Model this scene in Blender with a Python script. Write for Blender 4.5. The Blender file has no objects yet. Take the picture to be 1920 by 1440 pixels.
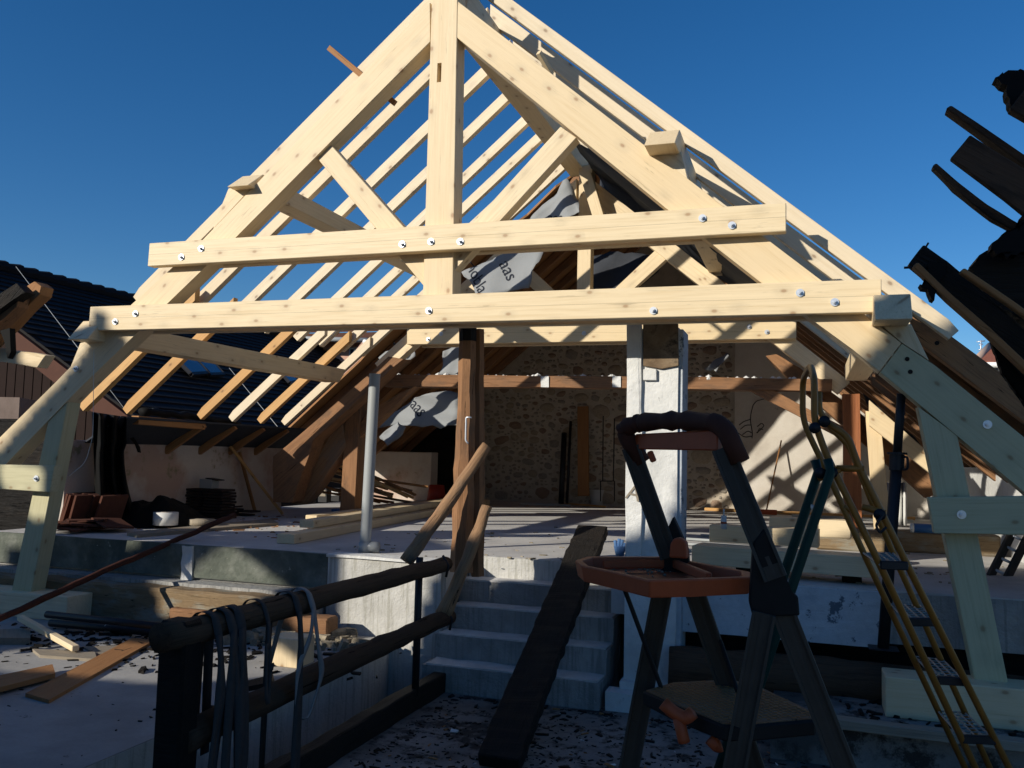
import bpy, bmesh, math, random
from mathutils import Vector, Matrix, noise
rad = math.radians
random.seed(7)
S = bpy.context.scene
COL = S.collection

# ------------------------------------------------------------------ camera, sky, sun
EYE = 1.75                                  # eye height above the floor of the stair well
pitch, roll, yaw, FPX = rad(4.5887), rad(1.43065), rad(-18.4005), 1659.3
_f = Vector((math.sin(yaw)*math.cos(pitch), math.cos(yaw)*math.cos(pitch), math.sin(pitch)))
_r0 = Vector((math.cos(yaw), -math.sin(yaw), 0)); _u0 = _r0.cross(_f)
_r = math.cos(roll)*_r0 + math.sin(roll)*_u0
_u = -math.sin(roll)*_r0 + math.cos(roll)*_u0
cd = bpy.data.cameras.new('camera'); cam = bpy.data.objects.new('camera', cd); COL.objects.link(cam)
cd.sensor_width = 36; cd.lens = FPX/1920*36; cd.clip_start = .05; cd.clip_end = 3000
cam.matrix_world = Matrix(((_r.x,_u.x,-_f.x,0),(_r.y,_u.y,-_f.y,0),(_r.z,_u.z,-_f.z,EYE),(0,0,0,1)))
S.camera = cam
SUN_AZ, SUN_EL = rad(37), rad(21.5)         # direction the light travels, from +Y towards +X
sd = Vector((math.sin(SUN_AZ)*math.cos(SUN_EL), math.cos(SUN_AZ)*math.cos(SUN_EL), -math.sin(SUN_EL)))
W = bpy.data.worlds.new('World'); S.world = W; W.use_nodes = True
nt = W.node_tree; bg = nt.nodes['Background']
sky = nt.nodes.new('ShaderNodeTexSky'); sky.sky_type = 'NISHITA'; sky.sun_disc = False
sky.sun_elevation = SUN_EL; sky.sun_rotation = SUN_AZ + math.pi
sky.altitude = 400; sky.air_density = 1.0; sky.dust_density = .3; sky.ozone_density = 5.0
hs = nt.nodes.new('ShaderNodeHueSaturation'); hs.inputs['Saturation'].default_value = 1.22; hs.inputs['Value'].default_value = 1.0; hs.inputs['Hue'].default_value = .503
nt.links.new(sky.outputs[0], hs.inputs['Color']); nt.links.new(hs.outputs[0], bg.inputs[0]); bg.inputs[1].default_value = .10
sl = bpy.data.lights.new('sun', 'SUN'); sl.energy = 5.0; sl.angle = rad(.53); sl.color = (1, .93, .80)
so = bpy.data.objects.new('sun', sl); COL.objects.link(so); so.rotation_euler = sd.to_track_quat('-Z', 'Y').to_euler()
so.location = (-20, -25, 18)
S.view_settings.view_transform = 'Standard'; S.view_settings.look = 'None'
S.view_settings.exposure = 0.0; S.view_settings.gamma = 1.0
S.render.resolution_x = 1024; S.render.resolution_y = 768

# ------------------------------------------------------------------ photo measurement -> point on a real plane of the building
def ray(x, y): return _r*(x-960) + _u*(720-y) + _f*FPX
def at(x, y, Y=None, X=None, Z=None):
    """point of the building seen at photo position (x, y), on the plane Y, X or Z (heights from the well floor)"""
    d = ray(x, y)
    if Y is not None: t = Y/d.y
    elif X is not None: t = X/d.x
    else: t = (Z-EYE)/d.z
    p = d*t; p.z += EYE
    return p

# ------------------------------------------------------------------ materials
def mat(name):
    m = bpy.data.materials.new(name); m.use_nodes = True
    return m, m.node_tree, m.node_tree.nodes['Principled BSDF']
def ramp(t, fac, stops):
    n = t.nodes.new('ShaderNodeValToRGB'); e = n.color_ramp.elements
    while len(e) > 1: e.remove(e[-1])
    e[0].position, e[0].color = stops[0][0], (*stops[0][1], 1)
    for p, c in stops[1:]:
        k = e.new(p); k.color = (*c, 1)
    t.links.new(fac, n.inputs[0]); return n.outputs[0]
def mix(t, fac, a, b, kind='MIX'):
    n = t.nodes.new('ShaderNodeMix'); n.data_type = 'RGBA'; n.blend_type = kind
    for s, v in ((0, fac), (6, a), (7, b)):
        if isinstance(v, bpy.types.NodeSocket): t.links.new(v, n.inputs[s])
        elif isinstance(v, tuple): n.inputs[s].default_value = (*v, 1)
        else: n.inputs[s].default_value = v
    return n.outputs[2]
def coords(t, scale=(1,1,1), rnd=True, space='Object'):
    tc = t.nodes.new('ShaderNodeTexCoord'); mp = t.nodes.new('ShaderNodeMapping'); mp.inputs['Scale'].default_value = scale
    t.links.new(tc.outputs[space], mp.inputs[0])
    if rnd:
        oi = t.nodes.new('ShaderNodeObjectInfo'); m = t.nodes.new('ShaderNodeVectorMath'); m.operation = 'SCALE'
        m.inputs[0].default_value = (37.1, 19.7, 53.3); t.links.new(oi.outputs['Random'], m.inputs['Scale'])
        t.links.new(m.outputs[0], mp.inputs['Location'])
    return mp.outputs[0]
def noi(t, vec, scale, detail=4, rough=.55, dist=0):
    n = t.nodes.new('ShaderNodeTexNoise'); t.links.new(vec, n.inputs['Vector'])
    n.inputs['Scale'].default_value = scale; n.inputs['Detail'].default_value = detail
    n.inputs['Roughness'].default_value = rough; n.inputs['Distortion'].default_value = dist
    return n.outputs[0]
def bump(t, bs, h, strength, dist=.01):
    b = t.nodes.new('ShaderNodeBump'); b.inputs['Strength'].default_value = strength; b.inputs['Distance'].default_value = dist
    t.links.new(h, b.inputs['Height']); t.links.new(b.outputs[0], bs.inputs['Normal'])
def math_(t, op, a, b=None):
    n = t.nodes.new('ShaderNodeMath'); n.operation = op
    for i, v in enumerate((a, b)):
        if v is None: continue
        if isinstance(v, bpy.types.NodeSocket): t.links.new(v, n.inputs[i])
        else: n.inputs[i].default_value = v
    return n.outputs[0]

def wood(name, light, dark, knot=None, kn=.5, rough=.6, bmp=.25, cracks=0, blotch=None, seam=False):
    """grain runs along the object's own X axis"""
    m, t, b = mat(name)
    g = noi(t, coords(t, (.35, 9, 9)), 6, 5, .6, .4)
    g2 = noi(t, coords(t, (.8, 40, 40)), 5, 3, .6)
    c = ramp(t, g, [(.25, dark), (.52, light), (.8, tuple(min(1, v*1.12) for v in light))])
    c = mix(t, math_(t, 'MULTIPLY', g2, .32), c, tuple(v*.62 for v in light))
    oi = t.nodes.new('ShaderNodeObjectInfo')
    c = mix(t, math_(t, 'MULTIPLY', oi.outputs['Random'], .55), c, dark)
    c = mix(t, math_(t, 'MULTIPLY', noi(t, coords(t, (.6,1.5,1.5)), 1.3, 4, .6), .35), c, tuple(v*.86+.03 for v in light))
    h = g2
    if knot:
        v = t.nodes.new('ShaderNodeTexVoronoi'); v.feature = 'F1'
        v.voronoi_dimensions = '2D'; sp = t.nodes.new('ShaderNodeSeparateXYZ'); t.links.new(coords(t, (3.0, 5.2, 5.2)), sp.inputs[0])
        cb = t.nodes.new('ShaderNodeCombineXYZ'); t.links.new(sp.outputs[0], cb.inputs[0]); t.links.new(math_(t, 'ADD', sp.outputs[2], math_(t, 'MULTIPLY', sp.outputs[1], .83)), cb.inputs[1])
        t.links.new(cb.outputs[0], v.inputs['Vector']); v.inputs['Scale'].default_value = 1.25
        k = ramp(t, v.outputs['Distance'], [(0, (1,1,1)), (.05, (.9,.9,.9)), (.075, (.3,.3,.3)), (.12, (0,0,0))])
        # only some cells carry a knot
        sep = t.nodes.new('ShaderNodeSeparateColor'); t.links.new(v.outputs['Color'], sep.inputs[0])
        k = math_(t, 'MULTIPLY', k, math_(t, 'GREATER_THAN', sep.outputs[0], kn))
        ring = noi(t, coords(t, (5, 18, 18)), 6, 3, .6, 1.0)
        halo = ramp(t, v.outputs['Distance'], [(.04, (1,1,1)), (.33, (0,0,0))])
        halo = math_(t, 'MULTIPLY', math_(t, 'MULTIPLY', halo, ring), math_(t, 'GREATER_THAN', sep.outputs[0], kn*.75))
        c = mix(t, math_(t, 'MULTIPLY', halo, .75), c, tuple(v*.58 for v in light))
        c = mix(t, math_(t, 'MULTIPLY', k, .62), c, knot)
    if blotch:
        s = noi(t, coords(t, (1.2, 3, 3)), 2.2, 5, .65)
        c = mix(t, ramp(t, s, [(.50, (0,0,0)), (.66, (.75,.75,.75))]), c, blotch)
    if cracks:
        s = noi(t, coords(t, (.5, 14, 14)), 4, 4, .7, .6)
        k = ramp(t, s, [(.33, (1,1,1)), (.37, (0,0,0))])
        c = mix(t, math_(t, 'MULTIPLY', k, cracks), c, tuple(v*.18 for v in dark))
        h = math_(t, 'SUBTRACT', g2, k)
    if seam:
        tc = t.nodes.new('ShaderNodeTexCoord'); sp = t.nodes.new('ShaderNodeSeparateXYZ'); t.links.new(tc.outputs['Object'], sp.inputs[0])
        k = math_(t, 'LESS_THAN', math_(t, 'ABSOLUTE', sp.outputs[2]), .0016)
        c = mix(t, math_(t, 'MULTIPLY', k, .5), c, tuple(v*.3 for v in dark))
    t.links.new(c, b.inputs['Base Color']); b.inputs['Roughness'].default_value = rough; b.inputs['Specular IOR Level'].default_value = .28 if light[0] > .2 else .08
    bump(t, b, h, bmp, .012)
    return m
def rough_mat(name, stops, scale=3, rough=.9, bmp=.4, fine=40, spots=None, spot_scale=9, spot_at=(.62,.68), streak=None, dist=.015, big=None):
    m, t, b = mat(name)
    v = coords(t, (1,1,1), False)
    n = noi(t, v, scale, 7, .62, .2); f = noi(t, v, fine, 4, .7)
    c = ramp(t, n, stops)
    c = mix(t, math_(t, 'MULTIPLY', f, .38), c, tuple(x*.55 for x in stops[0][1]))
    if streak:
        s = noi(t, coords(t, (14,14,.7), False), 2.5, 4, .6)
        c = mix(t, ramp(t, s, [(.5,(0,0,0)),(.62,(.8,.8,.8))]), c, streak)
    if big:
        s = noi(t, v, .8, 5, .6)
        c = mix(t, ramp(t, s, [(.5,(0,0,0)),(.6,(.8,.8,.8))]), c, big)
    if spots:
        s = noi(t, v, spot_scale, 6, .75)
        c = mix(t, ramp(t, s, [(spot_at[0], (0,0,0)), (spot_at[1], (1,1,1))]), c, spots)
    t.links.new(c, b.inputs['Base Color']); b.inputs['Roughness'].default_value = rough; b.inputs['Specular IOR Level'].default_value = .15
    bump(t, b, math_(t, 'ADD', n, math_(t, 'MULTIPLY', f, .5)), bmp, dist)
    return m
def plain(name, col, rough=.5, metal=0, vary=.25, scale=12, bmp=.05):
    m, t, b = mat(name)
    n = noi(t, coords(t), scale, 5, .65)
    c = mix(t, math_(t, 'MULTIPLY', n, vary*2), col, tuple(v*.45 for v in col))
    t.links.new(c, b.inputs['Base Color']); b.inputs['Roughness'].default_value = rough; b.inputs['Metallic'].default_value = metal
    if max(col) < .2: b.inputs['Specular IOR Level'].default_value = .14
    bump(t, b, n, bmp, .004)
    return m
PINE = wood('new_pine', (.82,.67,.445), (.67,.50,.28), knot=(.26,.11,.04), kn=.48, rough=.5, bmp=.12, cracks=.30)
PINES = wood('new_pine_laminated', (.82,.67,.44), (.67,.50,.275), knot=(.28,.13,.05), kn=.50, rough=.5, bmp=.10, seam=True, cracks=.28)
RAFT = wood('rafter_pine', (.81,.69,.51), (.67,.53,.34), knot=(.16,.07,.03), kn=.5, bmp=.08, cracks=.1)
ORANGE = wood('amber_pine', (.64,.38,.15), (.48,.24,.07), knot=(.10,.03,.01), kn=.55, bmp=.08, cracks=.2)
OLD = wood('old_oak', (.36,.185,.085), (.15,.068,.032), rough=.75, bmp=.5, cracks=.85, blotch=(.15,.09,.055))
OLDRED = wood('old_red_timber', (.42,.15,.05), (.2,.06,.022), rough=.6, bmp=.4, cracks=.7)
LOG = wood('weathered_log', (.36,.21,.11), (.15,.08,.045), rough=.8, bmp=.6, cracks=.9, blotch=(.22,.17,.13))
DARKLOG = wood('dark_log', (.10,.062,.038), (.035,.022,.016), rough=.8, bmp=.6, cracks=.9)
PLINTH = wood('mortar_smeared_beam', (.33,.235,.13), (.14,.09,.05), rough=.9, bmp=.8, cracks=.8, blotch=(.30,.31,.27))
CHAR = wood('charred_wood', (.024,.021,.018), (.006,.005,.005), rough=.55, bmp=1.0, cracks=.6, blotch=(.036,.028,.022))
BURNT = wood('scorched_board', (.13,.075,.045), (.03,.02,.016), rough=.7, bmp=.5, cracks=.5, blotch=(.02,.016,.014))
TREAT = wood('greenish_treated_pine', (.58,.54,.345), (.44,.40,.235), knot=(.22,.12,.05), kn=.5, rough=.55, bmp=.12, cracks=.2)
FORM = wood('formwork_board', (.40,.20,.075), (.24,.10,.035), rough=.7, bmp=.3, cracks=.4)
GREYWOOD = wood('grey_board', (.34,.29,.22), (.2,.16,.12), rough=.8, bmp=.3, cracks=.5)
SLAB = rough_mat('concrete_slab', [(.3,(.44,.425,.41)),(.5,(.58,.565,.545)),(.7,(.65,.635,.61))], 1.6, .95, .35, 35, spots=(.20,.19,.19), spot_scale=5, spot_at=(.62,.72))
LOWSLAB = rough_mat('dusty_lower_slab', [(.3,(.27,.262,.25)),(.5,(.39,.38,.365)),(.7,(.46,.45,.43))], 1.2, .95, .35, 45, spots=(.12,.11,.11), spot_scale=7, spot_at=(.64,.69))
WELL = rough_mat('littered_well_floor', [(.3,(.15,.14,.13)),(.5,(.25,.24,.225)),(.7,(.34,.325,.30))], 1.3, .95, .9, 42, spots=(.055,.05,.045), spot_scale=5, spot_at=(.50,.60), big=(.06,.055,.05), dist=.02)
PLASTER = rough_mat('old_plaster', [(.3,(.50,.45,.39)),(.5,(.64,.59,.52)),(.7,(.70,.66,.60))], 1.4, .95, .25, 50, spots=(.33,.26,.2), spot_scale=3, spot_at=(.66,.72))
LEFTP = rough_mat('stained_plaster', [(.3,(.55,.48,.42)),(.5,(.66,.58,.51)),(.7,(.71,.63,.56))], 1.1, .95, .3, 50, spots=(.28,.24,.14), spot_scale=1.6, spot_at=(.60,.66), big=(.44,.28,.21))
WHITE = rough_mat('limewash', [(.3,(.60,.60,.58)),(.5,(.74,.74,.72)),(.7,(.78,.78,.77))], 2.5, .9, .8, 22, spots=(.4,.4,.38), spot_scale=6, spot_at=(.63,.68), dist=.02)
PIER = rough_mat('streaked_concrete_face', [(.3,(.45,.44,.41)),(.5,(.60,.59,.56)),(.7,(.66,.65,.61))], 2, .95, .9, 30, streak=(.36,.35,.31), dist=.02)
STEP = rough_mat('step_concrete', [(.3,(.25,.25,.24)),(.5,(.36,.355,.34)),(.7,(.43,.42,.40))], 3, .95, 1.0, 26, streak=(.22,.22,.21), dist=.03)
DUST = rough_mat('dusty_tread', [(.3,(.50,.49,.475)),(.6,(.68,.67,.65))], 6, .95, .4, 50, spots=(.2,.19,.18), spot_scale=12, spot_at=(.66,.72))
SHADEP = rough_mat('shaded_mauve_plaster', [(.3,(.15,.115,.10)),(.6,(.22,.17,.15))], 2, .95, .3, 40)  # plaster darkened to put the wall end's shade into its colour
GREEN = rough_mat('greenish_slab_edge', [(.3,(.08,.092,.078)),(.5,(.14,.155,.13)),(.7,(.27,.28,.245))], 3, .95, 1.0, 30, spots=(.45,.46,.40), spot_scale=14, spot_at=(.66,.69), dist=.02)
PEEL = rough_mat('peeling_blue_white_paint', [(.35,(.42,.47,.53)),(.5,(.58,.62,.66)),(.7,(.62,.66,.70))], 3, .85, .7, 30, spots=(.13,.16,.20), spot_scale=4.5, spot_at=(.58,.61))
MORTAR = rough_mat('wall_mortar', [(.3,(.42,.36,.285)),(.5,(.52,.45,.36)),(.7,(.57,.50,.41))], 6, .95, 1.0, 45, dist=.02)
STONE = [rough_mat('field_stone_%s' % n, [(.3,tuple(v*.7 for v in c)),(.6,c)], 9, .9, .8, 60) for n, c in (('ochre',(.47,.39,.29)),('grey',(.38,.335,.28)),('rust',(.35,.25,.185)))]
SOOT = rough_mat('sooty_render', [(.3,(.10,.065,.04)),(.5,(.25,.18,.115)),(.7,(.34,.27,.19))], 3.5, .95, .8, 30, spots=(.025,.02,.018), spot_scale=3, spot_at=(.55,.66))
RUBBLE = rough_mat('crumbled_mortar', [(.3,(.2,.17,.12)),(.6,(.42,.36,.27))], 12, .95, 1.0, 60, dist=.02)
TILE = plain('dark_roof_tile', (.014,.013,.015), .7, 0, .5, 5)
REDTILE = plain('red_clay_tile', (.36,.12,.065), .8, 0, .5, 9)
TERRA = plain('terracotta_brick', (.13,.055,.038), .9, 0, .4, 20, .3)
DARKTILE = plain('stacked_dark_tile', (.06,.042,.036), .85, 0, .5, 20, .3)
PVC = plain('grey_pvc', (.36,.38,.385), .35, 0, .08, 6)
STEEL = plain('galvanised_steel', (.70,.74,.80), .38, .6, .15, 30)
DARKSTEEL = plain('dark_steel', (.05,.05,.055), .5, .6, .4, 12)
RUST = plain('rusty_tube', (.10,.040,.028), .75, .2, .5, 20, .3)
YELLOW = plain('worn_yellow_paint', (.40,.165,.020), .5, .1, .3, 18)
BARGREEN = plain('dark_green_paint', (.014,.055,.045), .45, .1, .4, 18)
REDPL = plain('dusty_orange_plastic', (.55,.10,.025), .6, 0, .35, 14, .15)
BLACKPL = plain('black_plastic', (.022,.021,.021), .6, 0, .3, 14)
GRIP = plain('dark_red_brown_rubber', (.11,.042,.028), .75, 0, .4, 14, .15)
ALU = plain('dusty_aluminium', (.095,.082,.070), .6, .2, .35, 16)
GRAT = plain('zinc_grating', (.34,.33,.29), .6, .3, .2, 30)
FELTL = plain('grey_membrane', (.27,.285,.30), .8, 0, .15, 60, .3)
FELTD = plain('dark_membrane', (.060,.066,.080), .8, 0, .3, 9, .2)
TARP = plain('black_tarpaulin', (.009,.009,.009), .75, 0, .5, 4, .3)
INK = plain('printed_ink', (.03,.035,.05), .8, 0, .1, 5)
STRAP = plain('grey_webbing', (.062,.062,.064), .85, 0, .35, 40, .2)
STRAPL = plain('pale_webbing', (.24,.25,.26), .85, 0, .3, 40, .2)
WHITEPL = plain('white_plastic', (.72,.72,.70), .5, 0, .1, 10)
BLUEPL = plain('blue_plastic', (.03,.13,.33), .5, 0, .2, 10)
BLUEGL = plain('blue_glove_fabric', (.10,.22,.45), .9, 0, .4, 30, .4)
REDCLOTH = plain('red_plastic_tub', (.38,.035,.02), .6, 0, .2, 10)
PINK = rough_mat('pink_render', [(.3,(.55,.33,.25)),(.6,(.64,.40,.31))], 2, .95, .1, 60)
CREAM = rough_mat('cream_render', [(.3,(.66,.63,.56)),(.6,(.72,.69,.62))], 2, .95, .1, 60)
BROWNP = plain('brown_painted_timber', (.10,.042,.028), .7, 0, .3, 8)
MAROON = plain('maroon_boards_shaded_wall', (.022,.011,.009), .8, 0, .4, 6)
WINF = plain('white_window_frame', (.75,.75,.74), .5, 0, .05, 5)
GROUNDM = rough_mat('dry_ground', [(.3,(.16,.14,.1)),(.6,(.26,.23,.17))], .4, .95, .2, 5)
mG, tG, bG = mat('window_glass'); bG.inputs['Base Color'].default_value = (.05,.08,.13,1); bG.inputs['Roughness'].default_value = .05; bG.inputs['Metallic'].default_value = .35
GLASS = mG

# ------------------------------------------------------------------ mesh helpers
def tag(o, label=None, cat=None, group=None, kind=None):
    for k, v in (('label', label), ('category', cat), ('group', group), ('kind', kind)):
        if v: o[k] = v
    return o
def basis(d, up=(0,0,1)):
    x = Vector(d).normalized(); u = Vector(up)
    if abs(x.dot(u.normalized())) > .98: u = Vector((0,1,0))
    y = u.cross(x).normalized(); z = x.cross(y)
    return Matrix((x, y, z)).transposed()
def link(name, bm, m, parent=None, axis=(1,0,0), up=(0,0,1), smooth=False, origin=None):
    """bm in world coordinates; the object's X axis is laid along `axis` so the grain follows the timber"""
    me = bpy.data.meshes.new(name)
    c = Vector(origin) if origin is not None else sum((v.co for v in bm.verts), Vector())/max(1, len(bm.verts))
    M = Matrix.Translation(c) @ basis(axis, up).to_4x4()
    bm.transform(M.inverted()); bmesh.ops.recalc_face_normals(bm, faces=bm.faces)
    bm.to_mesh(me); bm.free()
    if smooth:
        for p in me.polygons: p.use_smooth = True
    for mm in (m if isinstance(m, (list, tuple)) else [m]): me.materials.append(mm)
    o = bpy.data.objects.new(name, me); COL.objects.link(o)
    if parent is not None:
        o.parent = parent; o.matrix_parent_inverse = Matrix()
        o.matrix_local = world(parent).inverted() @ M
    else: o.matrix_local = M
    o['_w'] = [x for r in M for x in r]
    return o
def world(o):
    v = list(o['_w']); return Matrix((v[0:4], v[4:8], v[8:12], v[12:16]))
def empty(name, loc, label, cat, group=None):
    o = bpy.data.objects.new(name, None); COL.objects.link(o); M = Matrix.Translation(Vector(loc)); o.matrix_local = M
    o['_w'] = [x for r in M for x in r]; o.empty_display_size = .1
    return tag(o, label, cat, group)
def bevel(bm, w, seg=1):
    if w: bmesh.ops.bevel(bm, geom=list(bm.edges), offset=w, segments=seg, affect='EDGES', profile=.5)
def prism(bm, pts, ext):
    """closed polygon of 3D points extruded by vector ext"""
    ext = Vector(ext); a = [bm.verts.new(p) for p in pts]; b = [bm.verts.new(Vector(p)+ext) for p in pts]
    n = len(a); bm.faces.new(a); bm.faces.new(b[::-1])
    for i in range(n): bm.faces.new((a[i], b[i], b[(i+1)%n], a[(i+1)%n]))
def jit(bm, amp, freq=3, seed=0):
    for v in bm.verts:
        n = noise.noise_vector(v.co*freq + Vector((seed*3.1, seed*1.7, seed))); v.co += n*amp
def subdiv(bm, n):
    bmesh.ops.subdivide_edges(bm, edges=list(bm.edges), cuts=n, use_grid_fill=True)
def xzpoly(name, px, Y, th, m, parent=None, axis=None, bev=.004, rough=0):
    """member lying in a plane across the building: outline measured in the photo on the plane Y, real thickness th"""
    pts = [at(x, y, Y=Y) for x, y in px]
    return pxz(name, [(p.x, p.z) for p in pts], Y, th, m, parent, axis, bev, rough)
def pxz(name, xz, Y, th, m, parent=None, axis=None, bev=.004, rough=0):
    pts = [Vector((x, Y, z)) for x, z in xz]
    if axis is None:
        best = max(range(len(pts)), key=lambda i: (pts[i]-pts[i-1]).length); axis = pts[best]-pts[best-1]
        if axis.x < 0: axis = -axis
    bm = bmesh.new(); prism(bm, pts, (0, th, 0)); bevel(bm, bev)
    if rough: subdiv(bm, 3); jit(bm, rough, 5, len(name))
    return link(name, bm, m, parent, axis, (0,1,0) if abs(Vector(axis).normalized().z) > .9 else (0,0,1))
def beam(name, A, B, w, h, m, parent=None, up=(0,0,1), bev=.004, rough=0, cuts=0, taper=1, freq=4):
    A, B = Vector(A), Vector(B); R = basis(B-A, up); L = (B-A).length
    bm = bmesh.new()
    n = cuts+1
    rings = []
    for i in range(n+1):
        s = i/n; k = 1+(taper-1)*s
        rings.append([bm.verts.new(A + R @ Vector((L*s, sy*w/2*k, sz*h/2*k))) for sy, sz in ((-1,-1),(1,-1),(1,1),(-1,1))])
    for a, b in zip(rings, rings[1:]):
        for j in range(4): bm.faces.new((a[j], a[(j+1)%4], b[(j+1)%4], b[j]))
    bm.faces.new(rings[0][::-1]); bm.faces.new(rings[-1])
    if not rough: bevel(bm, bev)
    else:
        bevel(bm, min(w, h)*.08)
        bmesh.ops.subdivide_edges(bm, edges=[e for e in bm.edges if e.calc_length() > .03], cuts=1, use_grid_fill=True)
        jit(bm, rough, freq, hash(name) % 17 + A.x*5)
    return link(name, bm, m, parent, B-A, up, smooth=False)
def tube_bm(bm, pts, r, sides=10, rough=0, seed=0, cap=True):
    pts = [Vector(p) for p in pts]; rings = []
    n = len(pts); ups = None
    for i, p in enumerate(pts):
        d = (pts[min(i+1, n-1)]-pts[max(i-1, 0)]).normalized()
        if ups is None:
            ups = Vector((0,0,1)) if abs(d.z) < .9 else Vector((0,1,0))
        y = ups.cross(d).normalized(); z = d.cross(y).normalized(); ups = z
        rr = r[i] if isinstance(r, (list, tuple)) else r
        ring = []
        for k in range(sides):
            a = 2*math.pi*k/sides; q = p + (y*math.cos(a)+z*math.sin(a))*rr
            if rough: q += noise.noise_vector(q*6+Vector((seed, seed, 0)))*rough
            ring.append(bm.verts.new(q))
        rings.append(ring)
    for a, b in zip(rings, rings[1:]):
        for j in range(sides): bm.faces.new((a[j], a[(j+1)%sides], b[(j+1)%sides], b[j]))
    if cap: bm.faces.new(rings[0][::-1]); bm.faces.new(rings[-1])
def fillet(pts, k=4, f=.35):
    pts = [Vector(p) for p in pts]; out = [pts[0]]
    for a, b, c in zip(pts, pts[1:], pts[2:]):
        l = min((a-b).length, (c-b).length)*f
        p, q = b+(a-b).normalized()*l, b+(c-b).normalized()*l
        for i in range(k+1):
            s = i/k; out.append(p*(1-s)**2 + b*2*s*(1-s) + q*s*s)
    return out + [pts[-1]]
def tube(name, pts, r, m, parent=None, sides=10, rough=0, dense=0, smooth=True, seed=0):
    pts = [Vector(p) for p in pts]
    if dense:
        q = []
        for a, b in zip(pts, pts[1:]): q += [a.lerp(b, i/dense) for i in range(dense)]
        pts = q+[pts[-1]]
    if isinstance(r, (list, tuple)) and len(r) != len(pts):
        k = len(r)-1; r = [r[min(k-1,int(i/(len(pts)-1)*k))]*(1-(i/(len(pts)-1)*k-min(k-1,int(i/(len(pts)-1)*k)))) + r[min(k-1,int(i/(len(pts)-1)*k))+1]*(i/(len(pts)-1)*k-min(k-1,int(i/(len(pts)-1)*k))) for i in range(len(pts))]
    bm = bmesh.new(); tube_bm(bm, pts, r, sides, rough, seed)
    return link(name, bm, m, parent, pts[-1]-pts[0], smooth=smooth)
def box(name, lo, hi, m, parent=None, bev=.004, axis=(1,0,0), rough=0, cuts=0):
    bm = bmesh.new(); prism(bm, [(lo[0],lo[1],lo[2]),(hi[0],lo[1],lo[2]),(hi[0],hi[1],lo[2]),(lo[0],hi[1],lo[2])], (0,0,hi[2]-lo[2]))
    if cuts: subdiv(bm, cuts); jit(bm, rough, 3, lo[0])
    else: bevel(bm, bev)
    return link(name, bm, m, parent, axis)
def bolts(parent, spots, Y, r=.026, name='bolt'):
    for x, y in spots:
        c = at(x, y, Y=Y); bm = bmesh.new()
        tube_bm(bm, [c+Vector((0,.004,0)), c+Vector((0,-.004,0))], r, 20)
        tube_bm(bm, [c+Vector((0,-.004,0)), c+Vector((0,-.018,0))], r*.52, 6)
        tube_bm(bm, [c+Vector((0,-.018,0)), c+Vector((0,-.030,0))], r*.26, 10)
        link(name, bm, STEEL, parent)
def channel(name, A, B, w, h, m, parent, up=(0,1,0)):
    """folded metal profile: web with two flanges standing towards the viewer side"""
    A, B = Vector(A), Vector(B); R = basis(B-A, up); L = (B-A).length; bm = bmesh.new()
    s = -1 if (R @ Vector((0,0,1))).y > 0 else 1
    for y0, y1, z0, z1 in ((-w/2,w/2,-.004,.004),(-w/2,-w/2+.009,.004,h*.6),(w/2-.009,w/2,.004,h*.6),(-.006,.006,.004,h*.22)):
        z0, z1 = sorted((z0*s, z1*s))
        prism(bm, [A+R@Vector(q) for q in ((0,y0,z0),(0,y1,z0),(0,y1,z1),(0,y0,z1))], R@Vector((L,0,0)))
    return link(name, bm, m, parent, B-A, up)
def sheet(name, grid, m, parent=None, thick=.004, smooth=True):
    """cloth-like sheet from a grid of points, given a little thickness"""
    bm = bmesh.new(); R, C_ = len(grid), len(grid[0])
    v = [[bm.verts.new(p) for p in row] for row in grid]
    for i in range(R-1):
        for j in range(C_-1): bm.faces.new((v[i][j], v[i][j+1], v[i+1][j+1], v[i+1][j]))
    bmesh.ops.recalc_face_normals(bm, faces=bm.faces)
    g = bmesh.ops.solidify(bm, geom=list(bm.faces), thickness=thick)
    return link(name, bm, m, parent, smooth=smooth)
def text(name, s, size, M, m, parent, ext=.0):
    cu = bpy.data.curves.new(name, 'FONT'); cu.body = s; cu.size = size; cu.align_x = 'CENTER'; cu.align_y = 'CENTER'; cu.extrude = ext
    o = bpy.data.objects.new(name, cu); COL.objects.link(o); cu.materials.append(m)
    dg = bpy.context.evaluated_depsgraph_get(); me = bpy.data.meshes.new_from_object(o.evaluated_get(dg)); me.name = name
    bpy.data.objects.remove(o); o = bpy.data.objects.new(name, me); COL.objects.link(o)
    if not me.materials: me.materials.append(m)
    o.parent = parent; o.matrix_parent_inverse = Matrix(); o.matrix_local = world(parent).inverted() @ M
    return o
# ------------------------------------------------------------------ the setting
ZS, ZL, ZR = .90, .28, .25                  # slab, left lower floor, right lower floor
def struct(o): o['kind'] = 'structure'; return o
struct(box('ground', (-400,-200,-4.4), (400,600,-4.0), GROUNDM, bev=0))
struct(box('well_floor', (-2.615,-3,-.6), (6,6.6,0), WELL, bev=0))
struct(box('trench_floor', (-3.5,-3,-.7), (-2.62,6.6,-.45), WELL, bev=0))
def slab_poly(name, xy, z0, z1, m):
    bm = bmesh.new(); prism(bm, [(x,y,z0) for x,y in xy], (0,0,z1-z0)); return struct(link(name, bm, m))
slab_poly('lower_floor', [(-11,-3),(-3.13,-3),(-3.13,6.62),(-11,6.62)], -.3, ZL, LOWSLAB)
bm = bmesh.new(); prism(bm, [(-3.16,-3,-.5),(-3.125,-3,-.5),(-3.125,6.49,-.5),(-3.16,6.49,-.5)], (0,0,.5+ZL-.006))
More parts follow.
